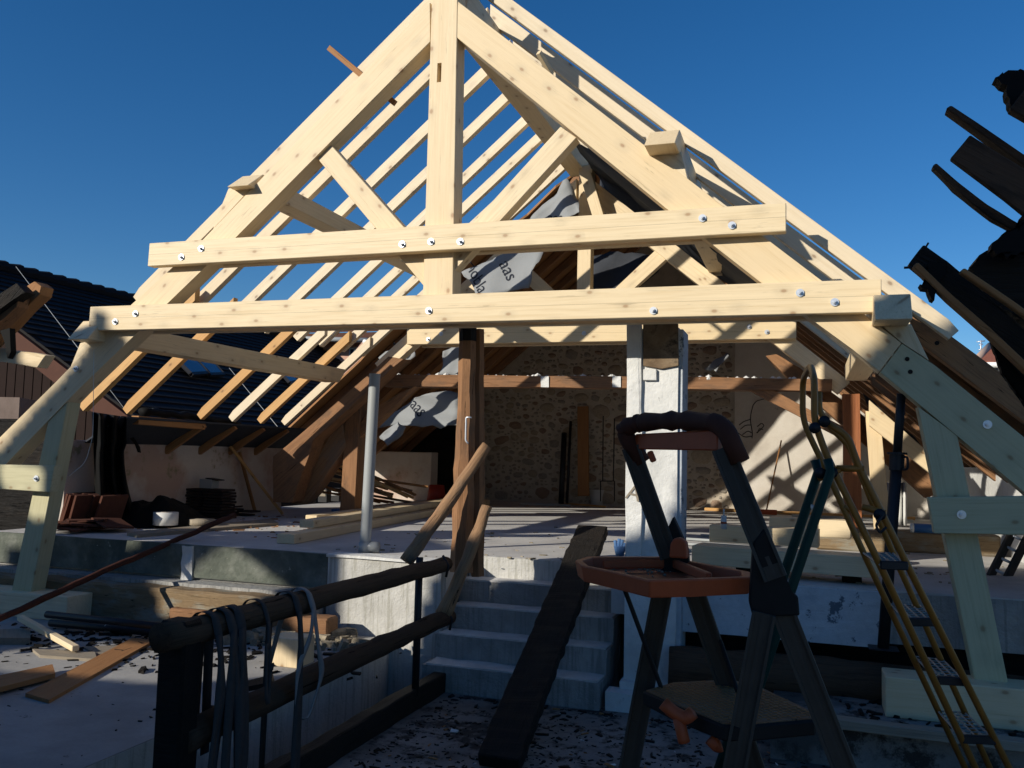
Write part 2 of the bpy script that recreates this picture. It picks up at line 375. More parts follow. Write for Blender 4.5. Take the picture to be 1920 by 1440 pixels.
bmesh.ops.subdivide_edges(bm, edges=[e for e in bm.edges if e.calc_length() > 1], cuts=30, use_grid_fill=True); jit(bm, .007, 4); struct(link('well_side', bm, PIER, axis=(0,1,0)))
slab_poly('right_floor', [(-.2,5.62),(6,5.62),(6,6.6),(-.2,6.6)], -.1, ZR, WELL)
slab_poly('upper_floor', [(-7.4,6.58),(-2.70,6.58),(-2.70,7.1),(-1.37,7.1),(-1.37,6.58),(6,6.58),(6,15.9),(-7.4,15.9)], .60, ZS, SLAB)
slab_poly('floor_underside', [(-7.4,6.75),(-2.72,6.75),(-2.72,7.3),(-1.2,7.3),(-1.2,6.8),(6,6.8),(6,15.9),(-7.4,15.9)], -.4, .595, CHAR)
bm = bmesh.new(); prism(bm, [(-7.4,6.54,.62),(-3.74,6.54,.62),(-3.74,6.585,.62),(-7.4,6.585,.62)], (0,0,.278)); subdiv(bm, 5); jit(bm, .008, 9)
struct(link('slab_edge', bm, GREEN))
bm = bmesh.new(); prism(bm, [(-5.16,6.515,.60),(-5.05,6.515,.60),(-5.07,6.55,.895),(-5.15,6.55,.895)][:2] + [(-5.05,6.56,.60),(-5.16,6.56,.60)], (0,0,.29)); subdiv(bm, 3); jit(bm, .018, 12)
struct(link('mortar_drip', bm, WHITE))
bm = bmesh.new(); prism(bm, [(-.84,6.55,.52),(.52,6.55,.52),(.52,6.585,.52),(-.84,6.585,.52)], (0,0,.372)); subdiv(bm, 6); jit(bm, .010, 9)
struct(link('slab_edge', bm, PEEL))
bm = bmesh.new(); prism(bm, [(.53,6.56,.55),(5,6.56,.55),(5,6.59,.55),(.53,6.59,.55)], (0,0,.34)); subdiv(bm, 4); jit(bm, .006, 9)
struct(link('slab_edge', bm, STEP))
# ledge under the slab, left, with the mortar-smeared timber
struct(box('ledge', (-7.4,6.36,.40), (-3.74,6.58,.60), STEP, cuts=3, rough=.012))
o = beam('sill_beam', (-7.4,6.33,.42), (-3.78,6.33,.42), .26, .30, PLINTH, rough=.022, cuts=14); tag(o, 'mortar-smeared squared beam lying under the greenish slab edge at left', 'beam')
o = beam('sill_beam', (-4.95,6.20,.36), (-3.5,6.25,.37), .18, .16, OLD, rough=.02, cuts=8); tag(o, 'brown old beam end below the left slab, beside the whitewashed pier', 'beam')
o = tube('sill_log', [(-.9,6.36,.30),(.4,6.36,.31),(3.5,6.34,.30)], .15, DARKLOG, sides=14, rough=.03, dense=10); tag(o, 'thick dark round log lying under the right part of the slab', 'log')

# pier beside the stairs
pr = empty('pier', (-3.2,6.5,0), 'whitewashed concrete pier left of the stairs with sun on its face', 'pier')
bm = bmesh.new(); prism(bm, [(-3.71,6.5,-.5),(-2.705,6.5,-.5),(-2.705,6.8,-.5),(-3.71,6.8,-.5)], (0,0,1.395)); subdiv(bm, 6); jit(bm, .009, 7)
link('pier_body', bm, PIER, pr)
bm = bmesh.new(); prism(bm, [(-3.72,6.48,.885),(-2.71,6.48,.885),(-2.71,6.70,.885),(-3.72,6.70,.885)], (0,0,.022)); subdiv(bm, 5); jit(bm, .007, 11); link('mortar_top', bm, WHITE, pr)
# stairs
st = empty('staircase', (-2.0,6.7,0), 'short flight of rough concrete steps up to the slab', 'stairs')
yy = [7.1, 6.87, 6.64, 6.41, 6.18]; zz = [.90, .72, .545, .365, .185]
for i in range(4):
    top = zz[i+1]; bm = bmesh.new()
    prism(bm, [(-2.70,yy[i+1],-.02),(-1.36,yy[i+1]-.01,-.02),(-1.36,yy[i],-.02),(-2.70,yy[i],-.02)], (0,0,top+.02)); subdiv(bm, 7); jit(bm, .010, 4, i)
    sp_ = link('step', bm, STEP, st)
    bm = bmesh.new(); prism(bm, [(-2.68,yy[i+1]+.012,top-.002),(-1.375,yy[i+1]+.010,top-.002),(-1.375,yy[i]-.005,top-.002),(-2.68,yy[i]-.005,top-.002)], (0,0,.012)); subdiv(bm, 8); jit(bm, .007, 12, i+4)
    link('tread_dust', bm, DUST, sp_)
bm = bmesh.new(); prism(bm, [(-2.69,7.06,.70),(-1.37,7.06,.70),(-1.37,7.12,.70),(-2.69,7.12,.70)], (0,0,.198)); subdiv(bm, 5); jit(bm, .010, 8, 9); link('riser', bm, PIER, st)
for dx, sx, sz, y in ((-1.33,.19,.13,6.2),(-1.25,.13,.18,6.32)):
    b = box('concrete_block', (dx,y,0), (dx+sx,y+.16,sz), WHITE, cuts=2, rough=.012)
    tag(b, 'broken white block lying at the right foot of the stairs' if dx < -1.3 else 'upright broken lump behind the white block at the stairs', 'block')

# left and right eave walls, back wall
lw = box('left_wall', (-7.38,7.12,ZS), (-7.1,11.05,ZS+.89), LEFTP, cuts=4, rough=.012); tag(lw, 'low stained plaster wall along the left side of the slab', 'wall')
lw2 = box('back_left_wall', (-7.6,14.4,ZS), (-6.25,14.7,ZS+.86), LEFTP, bev=.01); tag(lw2, 'low plaster panel in shade behind the pile of laths', 'wall')
rw = box('right_wall', (1.86,6.2,ZS-.1), (2.15,15.6,ZS+.84), WHITE, cuts=5, rough=.012); tag(rw, 'white eave wall at right striped by rafter shadows', 'wall')
bw = empty('stone_wall', (-2.6,15.5,ZS), 'fieldstone gable wall closing the back of the attic', 'wall')
def gab(x): return EYE+3.96-.85*abs(x+2.62)
bm = bmesh.new(); xs = [-7.3,-6,-5,-4,-3.2,-2.62,-2,-1,0,1,2.1]
prism(bm, [(x,15.55,max(ZS-.02,gab(x))) for x in xs] + [(2.1,15.55,ZS-.1),(-7.3,15.55,ZS-.1)], (0,.35,0)); link('mortar_bed', bm, MORTAR, bw)
stones = []
for k in range(9):
    bm = bmesh.new(); bmesh.ops.create_icosphere(bm, subdivisions=2 if k % 3 == 0 else 1, radius=1)
    for v in bm.verts:
        v.co = Vector((v.co.x*.5, v.co.y*.5, v.co.z*.5)); v.co += noise.noise_vector(v.co*2.2+Vector((k*7,0,k)))*.16
        v.co.x = max(-.46, min(.46, v.co.x)); v.co.z = max(-.44, min(.44, v.co.z))
    me = bpy.data.meshes.new('stone'); bm.to_mesh(me); bm.free(); me.materials.append(STONE[k % 3]); stones.append(me)
    for p in me.polygons: p.use_smooth = True
rnd = random.Random(3); n = 0; placed = []
a0, a1 = at(905,900,Y=15.5).x, at(1378,900,Y=15.5).x
tries = 0
while n < 297 and tries < 9000:
    tries += 1
    w = rnd.choice((.14,.18,.22,.28,.36)) * rnd.uniform(.85,1.15); h = w*rnd.uniform(.45,.85)
    if tries > 2500: w, h = w*.62, h*.62
    x, z = rnd.uniform(a0-.2, a1-.1), rnd.uniform(ZS+.08, 4.25)
    if z > gab(x)-.3 or x+w/2 > a1-.02: continue
    if any(abs(x-px) < (w+pw)*.47 and abs(z-pz) < (h+ph_)*.49 for px, pz, pw, ph_ in placed): continue
    placed.append((x, z, w, h)); me = rnd.choice(stones); o = bpy.data.objects.new('stone', me); COL.objects.link(o); o.parent = bw
    o.matrix_local = world(bw).inverted() @ Matrix.Translation((x, 15.56, z)) @ Matrix.Rotation(rnd.uniform(-.3,.3),4,'Y') @ Matrix.Diagonal((w*rnd.uniform(.95,1.08)*rnd.choice((1,-1)), .085, h*rnd.uniform(1,1.12), 1))
    n += 1
bm = bmesh.new(); n = 0; tries = 0
while n < 900 and tries < 12000:
    tries += 1; w = rnd.uniform(.05,.11); h = w*rnd.uniform(.5,.9); x, z = rnd.uniform(a0-.2, a1-.06), rnd.uniform(ZS+.05, 4.3)
    if z > gab(x)-.25 or any(abs(x-px) < (w+pw)*.46 and abs(z-pz) < (h+ph_)*.47 for px, pz, pw, ph_ in placed): continue
    placed.append((x, z, w, h)); n += 1
    bmesh.ops.create_icosphere(bm, subdivisions=1, radius=.5, matrix=Matrix.Translation((x,15.56,z)) @ Matrix.Rotation(rnd.uniform(-.6,.6),4,'Y') @ Matrix.Diagonal((w, .06, h, 1)))
jit(bm, .008, 22); link('small_stones', bm, STONE[1], bw, smooth=True)['kind'] = 'stuff'
pp_ = [at(1378,735,Y=15.5), at(1640,735,Y=15.5)]
pl = box('plaster_panel', (pp_[0].x,15.44,ZS), (2.0,15.53,4.0), PLASTER, bw, cuts=3, rough=.006)
for pts in ([(1412,760),(1418,752),(1432,748),(1452,745),(1456,742)],[(1412,760),(1408,775),(1407,790),(1411,812),(1410,822)],[(1386,797),(1395,790),(1408,786)],[(1388,805),(1398,797),(1409,797)],[(1392,815),(1402,808),(1410,812)],[(1420,800),(1428,793),(1433,798),(1426,806),(1418,812)],[(1384,812),(1396,820),(1410,818)],[(1420,812),(1424,803),(1431,806)]):
    bm = bmesh.new(); tube_bm(bm, fillet([at(x, y, Y=15.43) for x, y in pts]), .006, 5); link('charcoal_mark', bm, CHAR, pl)
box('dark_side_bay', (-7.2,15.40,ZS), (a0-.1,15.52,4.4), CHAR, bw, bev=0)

# ------------------------------------------------------------------ new roof truss in front (plane Y = 6)
t1 = empty('roof_truss', (-2.62,6,.25), 'new pale roof truss nearest the camera, full height with two long bolted collars', 'roof truss', 'new pine roof trusses')
Y1 = 6.0
k = xzpoly('king_post', [(811.5,-70),(859,-70),(848,600),(791.5,600)], Y1-.005, .165, PINE, t1, axis=Vector((0,0,1)))
cut = bmesh.new(); a, b = at(819.5,155,Y=Y1), at(828.5,118,Y=Y1); prism(cut, [(a.x,Y1-.1,a.z),(b.x,Y1-.1,a.z),(b.x,Y1-.1,b.z),(a.x,Y1-.1,b.z)], (0,.18,0))
co = link('mortise_cut', cut, PINE); md = k.modifiers.new('b', 'BOOLEAN'); md.object = co; md.operation = 'DIFFERENCE'; md.solver = 'EXACT'
bpy.context.view_layer.update(); dg = bpy.context.evaluated_depsgraph_get(); nm = bpy.data.meshes.new_from_object(k.evaluated_get(dg)); k.modifiers.clear(); k.data = nm; bpy.data.objects.remove(co)
rL = xzpoly('principal_rafter', [(806.5,4),(380,450),(240,577),(105,716),(0,820),(-70,890),(-70,950),(13,868),(143,734),(440,447),(807,78)], Y1, .16, PINE, t1)
rR = xzpoly('principal_rafter', [(858,2),(1358,388),(1540,526),(1690,643),(1649,697),(1600,656),(1430,532),(1256,396),(855,69)], Y1, .16, PINE, t1)
rR2 = xzpoly('principal_rafter', [(1691,644),(1754,686),(1990,876),(1990,985),(1920,922),(1795,817),(1650,698)], Y1+.004, .16, TREAT, t1)
xzpoly('strut', [(594,296),(621,272),(802,476),(802,545)], Y1+.03, .11, PINE, t1)
xzpoly('strut', [(1051,237),(1081,258),(846,514),(846,462)], Y1+.03, .11, PINE, t1)
def collar(name, px, y0, par, m=PINES):
    return xzpoly(name, px, y0, .085, m, par)
cU = collar('collar_beam', [(280,456),(1474,380),(1474,433.5),(276.5,499)], Y1-.09, t1)
cL = collar('collar_beam', [(169,575),(1652.8,523),(1653,585),(165,620)], Y1-.09, t1)
xzpoly('collar_beam', [(330,462),(1430,392),(1430,446),(330,503)], Y1+.168, .085, PINES, t1)
xzpoly('collar_beam', [(215,582),(1610,534),(1610,597),(212,626)], Y1+.168, .085, PINES, t1)
bolts(cU, [(340,482),(377,466),(754,458),(808,453),(863,453),(1317,409),(1372.5,422.5)], Y1-.094)
bolts(cL, [(216,603),(254,588),(804,582.5),(1225,582.5),(1500,549),(1565,566.5)], Y1-.094)
bolts(rL, [(142.5,691.5)], Y1-.004); bolts(rR2, [(1851.5,796)], Y1-.001)
for x, y in ((1701,673),(1707,697),(1757,643)):
    c = at(x,y,Y=Y1-.001); bm = bmesh.new(); tube_bm(bm, [c, c+Vector((0,.012,0))], .014, 12); link('bolt_hole', bm, CHAR, rR)
xzpoly('cleat', [(428,353),(474,350),(398,432),(408,404)], Y1+.005, .15, PINE, t1)
xzpoly('cleat', [(1226,286),(1277,284),(1291,341)], Y1+.005, .15, PINE, t1)
xzpoly('cleat', [(1655,612),(1708,607),(1742,676),(1692,643)], Y1+.005, .15, PINE, t1)
xzpoly('cleat', [(150,643),(215,630),(128,697)], Y1+.005, .15, PINE, t1)
xzpoly('leg', [(90,790),(127,753),(58,1112),(21,1110)], Y1+.01, .15, TREAT, t1)
xzpoly('leg', [(1721,762),(1795,816),(1891,1284),(1829,1281)], Y1+.01, .15, TREAT, t1)
bl = xzpoly('blocking_piece', [(-40,870),(102,873),(93,923),(-40,914)], Y1-.09, .085, TREAT, t1)
br_ = xzpoly('blocking_piece', [(1740,933),(1960,930),(1960,1004),(1752,1000)], Y1-.09, .085, TREAT, t1)
bolts(bl, [(68,897)], Y1-.094); bolts(br_, [(1803,965)], Y1-.094)
f1 = box('footing_timber', (-6.9,5.93,ZL), (at(125,1140,Y=5.93).x,6.25,ZL+.205), PINE, bev=.006); tag(f1, 'short thick pine block under the left foot of the front truss', 'timber block')
f2 = box('footing_timber', (at(1660,1300,Y=5.85).x,5.85,ZR), (1.9,6.12,ZR+.235), PINE, bev=.006); tag(f2, 'long thick pine block under the right foot of the front truss', 'timber block')

# ------------------------------------------------------------------ second truss (plane Y = 10) on the old tie beam
t2 = empty('roof_truss', (-2.5,10,ZS), 'smaller looking pale roof truss farther back standing on the old brown beam', 'roof truss', 'new pine roof trusses')
Y2 = 10.0
def zz_(v): return v+EYE
pxz('king_post', [(-2.55,zz_(3.45)),(-2.39,zz_(3.45)),(-2.39,zz_(1.36)),(-2.55,zz_(1.36))], Y2-.005, .16, PINE, t2, axis=Vector((0,0,1)))
def arba(side, d0, d1): 
    s = lambda d: -2.5 + side*d
    return [(s(d0),zz_(3.37-.85*d0)),(s(d1),zz_(3.37-.85*d1)),(s(d1-.12),zz_(3.14-.85*(d1-.12))),(s(d0),zz_(3.10-.85*d0))]
pxz('principal_rafter', arba(-1,.08,2.66), Y2, .16, PINE, t2); pxz('principal_rafter', arba(1,.08,2.95), Y2, .16, PINE, t2)
for s in (-1, 1): pxz('strut', [(-2.47+s*.08,zz_(1.5)),(-2.47+s*.08,zz_(1.7)),(-2.47+s*.95,zz_(2.5)),(-2.47+s*1.07,zz_(2.38))], Y2+.03, .11, PINE, t2)
c2 = xzpoly('collar_beam', [(763,608),(1493,603),(1492.7,634.6),(763,645.8)], Y2-.09, .085, PINES, t2)
bolts(c2, [(803,636),(827,626),(1095,625),(1404.6,612.7),(1438,622.5)], Y2-.094)
xzpoly('collar_beam', [(790,612),(1470,606),(1470,640),(790,651)], Y2+.168, .085, PINES, t2)
pxz('knee_brace', [(-2.50,zz_(3.30)),(-2.36,zz_(3.30)),(-2.18,zz_(2.72)),(-2.30,zz_(2.68))], Y2-.22, .12, PINE, t2)
#tp = pxz('lower_post', [(-2.55,zz_(1.33)),(-2.39,zz_(1.33)),(-2.39,zz_(.84)),(-2.55,zz_(.84))], Y2+.01, .12, PINE, t2, axis=Vector((0,0,1)))

# ------------------------------------------------------------------ old frame under the second truss
of = empty('old_frame', (-2.5,10,ZS), 'old brown timber frame with long tie beam, two posts and braces carrying the second truss', 'timber frame')
tie = xzpoly('tie_beam', [(715,703),(1100,705),(1560,711),(1560,734),(1100,727),(715,724)], Y2-.04, .22, OLD, of, rough=.012)
for x0, x1 in ((1014,1029),(1148,1164)):
    xzpoly('whitewash_patch', [(x0,705.5),(x1,705.7),(x1,726.2),(x0,725.8)], Y2-.052, .006, WHITE, tie, bev=0)
bm = bmesh.new(); 
for i in range(60):
    u = i/60; p = at(715+845*u, 703+8*u, Y=Y2+.03); s = .02+.03*rnd.random()**2
    q = bmesh.ops.create_icosphere(bm, subdivisions=1, radius=s, matrix=Matrix.Translation(p+Vector((rnd.uniform(-.05,.05),rnd.uniform(-.05,.1),-.004))))
link('mortar_crumbs', bm, WHITE, of)['kind'] = 'stuff'
xzpoly('post', [(651,735),(677,735),(664,962),(636,962)], Y2-.06, .22, OLD, of, axis=Vector((0,0,1)), rough=.010)
xzpoly('post', [(1580,738),(1613,738),(1617,1026),(1584,1024)], Y2-.06, .22, OLDRED, of, axis=Vector((0,0,1)), rough=.008)
xzpoly('raking_strut', [(728,668),(757,672),(655,765),(588,825),(548,942),(512,942),(512,855),(566,812)], Y2-.35, .25, OLD, of, axis=Vector((.7,0,.6)), rough=.014)
xzpoly('raking_strut', [(640,778),(648,836),(590,925),(570,945),(545,945),(600,850)], Y2-.08, .2, LOG, of, axis=Vector((.6,0,.7)), rough=.012)
xzpoly('knee_brace', [(780,722),(748,738),(690,772),(672,800),(672,822),(700,800)], Y2-.02, .16, OLD, of, axis=Vector((.8,0,.5)), rough=.008)
xzpoly('knee_brace', [(1400,730),(1442,728),(1581,800),(1581,824)], Y2-.02, .14, OLD, of, rough=.008)
xzpoly('raking_strut', [(1436,668),(1456,664),(1500,690),(1600,765),(1745,878),(1757,925),(1738,935),(1590,806),(1500,728),(1480,712)], Y2+.18, .22, OLD, of, axis=Vector((.8,0,-.6)), rough=.012)
xzpoly('doubling_timber', [(1630,750),(1752,858),(1756,897),(1630,798)], Y2-.06, .1, PINE, of, axis=Vector((.8,0,-.6)))
xzpoly('side_plate', [(1622,770),(1650,775),(1672,1005),(1640,1005)], Y2+.02, .08, PINE, of, axis=Vector((0,0,1)))

# ------------------------------------------------------------------ purlins
def purlin(x0, x1, z0, z1, y0, y1, label, m=PINE, c=.10):
    bm = bmesh.new()
    prism(bm, [(x0,y0,zz_(z0)),(x1,y0,zz_(z0)),(x1,y0+c,zz_(z1)),(x0,y0+c,zz_(z1))], (0,y1-y0,0)); bevel(bm, .005)
    return tag(link('purlin', bm, m, axis=(0,1,0)), label, 'purlin', 'new pine purlins between the trusses')
purlin(-2.73,-2.51,3.42,3.68,6.17,10.3,'ridge purlin joining the tops of the two trusses')
purlin(-4.43,-4.23,2.10,2.25,5.90,10.2,'upper left purlin with its sawn end poking past the front truss', c=.20)
purlin(-1.03,-.82,2.10,2.27,5.78,10.2,'upper right purlin with its sawn end poking past the front truss', c=.22)
purlin(-5.86,-5.65,.87,1.05,5.80,10.0,'lower left purlin running back to the old post', c=.16)
purlin(.40,.61,.87,1.04,5.72,9.95,'lower right purlin, the stub beside the long collar end')

# ------------------------------------------------------------------ rafters
def rafter(side, d0, d1, y, label, group, m=RAFT, w=.07, h=.105, off=0, hook=False):
    c = -2.62; zb = lambda d: zz_(3.79+off-.85*d); ex = h/math.cos(math.atan(.85))
    pts = [(c+side*d0, zb(d0)), (c+side*d1, zb(d1)), (c+side*(d1+.06), zb(d1)+ex*.42), (c+side*d1, zb(d1)+ex), (c+side*d0, zb(d0)+ex)]
    o = pxz('rafter', pts, y-w/2, w, m, None, axis=Vector((side*.76,0,-.65)), bev=.003)
    return tag(o, label, 'rafter', group)
ORD = ['first','second','third','fourth','fifth','sixth','seventh','eighth']
GU, GL, GR, GB = 'upper rafters on the left slope', 'amber lower rafters on the left slope', 'new rafters on the right slope', 'old brown rafters on the right slope'
for i, y in enumerate([6.34,7.03,7.66,8.28,8.93,9.46,9.98,10.5]):
    rafter(-1, .02, 2.98, y, '%s upper rafter from the front on the open left slope' % ORD[i], GU)
    if i < 8: rafter(1, .02, 3.50 if i == 0 else (3.95 if i % 2 else 3.75), y-.04, '%s new rafter from the front on the right slope' % ORD[i], GR, h=.10 if i == 0 else .125, off=0 if i == 0 else -.025)
for i, (y, m) in enumerate([(6.92,ORANGE),(7.51,ORANGE),(8.70,ORANGE),(9.30,RAFT),(9.90,ORANGE),(10.46,RAFT)]):
    rafter(-1, 2.84, 4.08, y, '%s lower rafter from the front, its cut end above the low left wall' % ORD[i], GL, m)
for i, y in enumerate([6.5,7.1,7.7,8.4,9.0,9.7,10.3]):
    rafter(1, 3.30, 4.75, y, '%s old brown rafter from the front below the right purlin' % ORD[i], GB, OLD, .10, .16, -.13)
for i, y in enumerate([11.15,11.6,12.2,12.8,13.4,14.0,14.6,15.2]):
    for s, nm in ((-1,'left'),(1,'right')):
        rafter(s, .1, 4.6, y, '%s old rafter under the remaining %s roof deck at the back' % (ORD[i], nm), 'old rafters under the %s back deck' % nm, OLD, .09, .11)
for s, nm in ((-1,'left'),(1,'right')):
    c = -2.62; bm = bmesh.new()
    rp = lambda d, y: (c+s*d, y, zz_(3.95-.85*d))
    prism(bm, [rp(0,15.75), rp(0,10.95), rp(.3,11.1), rp(.5,11.0), rp(.9,11.05), rp(1.3,10.9), rp(1.8,10.75), rp(2.3,10.6), rp(2.9,10.75), rp(3.2,10.85), rp(4.9,10.9), rp(4.9,15.75)], (0,0,.035))
    o = link('roof_deck', bm, FORM, axis=(s*.76,0,-.65)); tag(o, 'remaining %s slope of the old roof over the back of the attic' % nm, 'roof')
# right lower slope: dark membrane under the old rafters
bm = bmesh.new(); prism(bm, [(1.0,6.6,zz_(.78)),(2.1,6.6,zz_(-.12)),(2.1,6.6,zz_(-.10)),(1.0,6.6,zz_(.80))], (0,9.1,0))
tag(link('underlay_strip', bm, FELTD), 'dark underlay strip along the lower right slope above the white wall', 'membrane')
# left lower slope
bm = bmesh.new(); prism(bm, [(-6.66,7.35,zz_(.28)),(-7.16,7.35,zz_(-.02)),(-7.16,7.35,zz_(.0)),(-6.66,7.35,zz_(.30))], (0,3.7,0))
tag(link('underlay_strip', bm, FELTD), 'dark underlay strip above the low left wall', 'membrane')
o = beam('eave_plank', (-6.72,7.62,zz_(.27)), (-6.72,8.72,zz_(.25)), .10, .09, FORM); tag(o, 'short pinkish plank between the second and third lower rafters', 'plank')
tag(tube('membrane_roll', [(-6.85,7.9,zz_(.36)),(-6.88,8.7,zz_(.37)),(-6.85,9.6,zz_(.33))], .05, TARP, rough=.04, dense=8), 'black rolled membrane lying along the left eave', 'membrane roll')
for i, y in enumerate([8.7,9.3,9.9,10.46]):
    o = beam('eave_batten', (-6.68,y,zz_(.27)), (-7.12,y-.1,zz_(-.06)), .07, .08, FORM); tag(o, '%s stub continuing a lower rafter down to the left wall' % ORD[i], 'rafter stub', 'rafter stubs over the left wall')
# loose sticks
tag(beam('stick', at(617,90,Y=6.30), at(741,194,Y=6.24), .03, .045, FORM, bev=.002), 'thin brown stick crossing the left rafters near the top', 'stick')
tag(beam('stick', at(1010,98,Y=6.1), at(1034,140,Y=6.25), .035, .04, PINE, bev=.002), 'little batten end standing above the right principal rafter', 'stick')

# ------------------------------------------------------------------ membranes with print
def drape(name, corners, nu, nv, wave, m, label, seed=0, cat='membrane'):
    a, b, c, d = [Vector(p) for p in corners]; g = []
    nrm = (b-a).cross(d-a).normalized()
    for i in range(nv+1):
        row = []
        for j in range(nu+1):
            u, v = j/nu, i/nv; p = a*(1-u)*(1-v)+b*u*(1-v)+c*u*v+d*(1-u)*v
            w = noise.noise(p*2.2+Vector((seed*5,seed,0)))*wave + math.sin(u*9+v*4+seed)*wave*.35
            e = (abs(u-.5) > .45 or abs(v-.5) > .45)
            row.append(p + nrm*w + (noise.noise_vector(p*6)*.06 if e else Vector()))
        g.append(row)
    o = sheet(name, g, m); tag(o, label, cat); return o, (a, b, c, d), nrm
def printed(o, corners, nrm, word, u, v, size, rot, off=.07):
    a, b, c, d = corners; p = a*(1-u)*(1-v)+b*u*(1-v)+c*u*v+d*(1-u)*v
    if nrm.y > 0: nrm = -nrm
    x = (b-a).normalized(); y = nrm.cross(x); M = Matrix((x, y, nrm)).transposed().to_4x4()
    Mt = Matrix.Translation(p+nrm*off) @ M @ Matrix.Rotation(rot,4,'Z'); tx = text('print', word, size, Mt, INK, o)
    from mathutils.bvhtree import BVHTree
    Wm = world(o); bvh = BVHTree.FromPolygons([Wm @ v.co for v in o.data.vertices], [list(q.vertices) for q in o.data.polygons])
    bt = bmesh.new(); bt.from_mesh(tx.data)
    for _ in range(2): bmesh.ops.subdivide_edges(bt, edges=[e for e in bt.edges if e.calc_length() > .03], cuts=1)
    bmesh.ops.triangulate(bt, faces=bt.faces); Mi = Mt.inverted()
    for v in bt.verts:
        q = Mt @ v.co; h = bvh.ray_cast(q+nrm*.6, -nrm)
        if h[0] is not None: v.co = Mi @ (h[0]+nrm*.006)
    bt.to_mesh(tx.data); bt.free()
    return tx
mem = []
o, c, nv_ = drape('membrane', (at(862,505,Y=9.75),at(1022,462,Y=9.75),at(990,540,Y=9.6),at(900,562,Y=9.6)), 16, 8, .04, FELTL, 'grey printed membrane flap hanging between the two collars')
printed(o, c, nv_, 'nobla', .14, .38, .21, -1.25); printed(o, c, nv_, 'aas', .58, .40, .22, -1.25)
o, c, nv_ = drape('membrane', (at(985,422,Y=9.8),at(1066,338,Y=9.8),at(1092,400,Y=9.7),at(1050,424,Y=9.7)), 12, 8, .05, FELTL, 'grey membrane corner against the sky behind the second king post', 3)
printed(o, c, nv_, 'aas', .3, .6, .18, -1.0)
o, c, nv_ = drape('membrane', (at(712,672,Y=10.9),at(775,625,Y=10.9),at(778,672,Y=10.8),at(735,690,Y=10.8)), 10, 8, .03, FELTL, 'grey membrane corner printed nob beside the second truss collar', 5)
printed(o, c, nv_, 'nob', .62, .4, .22, -1.1)
o, c, nv_ = drape('membrane', (at(700,800,Y=11.3),at(780,742,Y=11.2),at(862,735,Y=11.2),at(862,800,Y=11.0)), 14, 10, .07, FELTL, 'large grey membrane sagging below the old tie beam', 7)
printed(o, c, nv_, 'aas', .58, .35, .24, -1.2)
o, c, nv_ = drape('membrane', (at(712,815,Y=10.7),at(745,790,Y=10.7),at(764,802,Y=10.65),at(722,835,Y=10.6)), 8, 6, .03, FELTL, 'small lit membrane tip right of the grey pipe', 9)
o, c, nv_ = drape('membrane', (at(830,660,Y=10.9),at(868,640,Y=10.9),at(868,705,Y=10.8),at(822,705,Y=10.8)), 8, 6, .03, FELTL, 'grey membrane piece left of the tall wooden post head', 11)
o, c, nv_ = drape('membrane', (at(1122,308,Y=10.9),at(1245,402,Y=11.2),at(1180,420,Y=10.9),at(1122,362,Y=10.7)), 12, 8, .06, FELTD, 'dark membrane filling the roof between the right rafters', 13)
o, c, nv_ = drape('membrane', (at(1105,480,Y=11.2),at(1270,470,Y=11.2),at(1180,560,Y=10.9),at(1110,560,Y=10.9)), 12, 8, .08, FELTD, 'dark membrane fold behind the second king post', 15)
o, c, nv_ = drape('membrane', (at(1270,468,Y=10.8),at(1330,470,Y=10.8),at(1335,505,Y=10.7),at(1290,500,Y=10.7)), 8, 6, .05, FELTL, 'crumpled grey membrane behind the right knee between collars', 17)
o, c, nv_ = drape('membrane', (at(1322,688,Y=12),at(1362,660,Y=12),at(1372,664,Y=11.9),at(1340,700,Y=11.6)), 8, 6, .04, FELTL, 'curled membrane edge hanging right of the white pillar', 19)
o, c, nv_ = drape('membrane', (at(1620,735,Y=10.3),at(1740,850,Y=10.3),at(1735,880,Y=10.6),at(1640,790,Y=10.6)), 8, 6, .03, FELTD, 'navy membrane strip between the right rakers', 21)

g_ = []
for i in range(13):
    row = []
    for j in range(15):
        d = .22+2.0*j/14; y = 8.7+2.2*i/12 + (noise.noise(Vector((j*.5,0,3)))*.35 if i == 0 else 0); p = Vector((-2.62+d, y, zz_(3.60-.85*d) + noise.noise(Vector((d*2.5,y*2,0)))*.09)); row.append(p)
    g_.append(row)
tag(sheet('membrane', g_, FELTD), 'navy membrane slung under the right rafters behind the front truss', 'membrane')
# ------------------------------------------------------------------ pillar, posts, pipes
pil = empty('pillar', (-1.05,6.5,0), 'whitewashed masonry pillar with a sooty top block', 'pillar')
xa, xb = at(1176,800,Y=6.4).x, at(1271,800,Y=6.4).x
bm = bmesh.new(); prism(bm, [(xa,6.4,-.02),(xb,6.4,-.02),(xb,6.72,-.02),(xa,6.72,-.02)], (0,0,EYE+.965)); subdiv(bm, 6); jit(bm, .008, 6); link('masonry', bm, WHITE, pil)
o = xzpoly('sooty_block', [(1205,606),(1271,606),(1273,686),(1240,692),(1206,686)], 6.378, .03, SOOT, pil, rough=.004)
xzpoly('render_strip', [(1176,606),(1203,606),(1202,760),(1205,900),(1200,1045),(1172,1045)], 6.370, .04, WHITE, pil, rough=.010)
xzpoly('render_patch', [(1206,692),(1231,692),(1231,713),(1206,713)], 6.376, .03, WHITE, pil)
box('render_side', (xb-.004,6.42,.2), (xb+.03,6.70,EYE+.94), PEEL, pil, bev=.004)
p = at(1188,925,Y=6.362); text('scratched_mark', 'A', .16, Matrix.Translation(p) @ Matrix.Rotation(rad(90),4,'X') @ Matrix.Rotation(rad(-14),4,'Z'), GREYWOOD, pil, .002)
wp = empty('wooden_post', (-2.45,6.45,ZS-.1), 'tall old wooden post with blackened head beside the stairs', 'post')
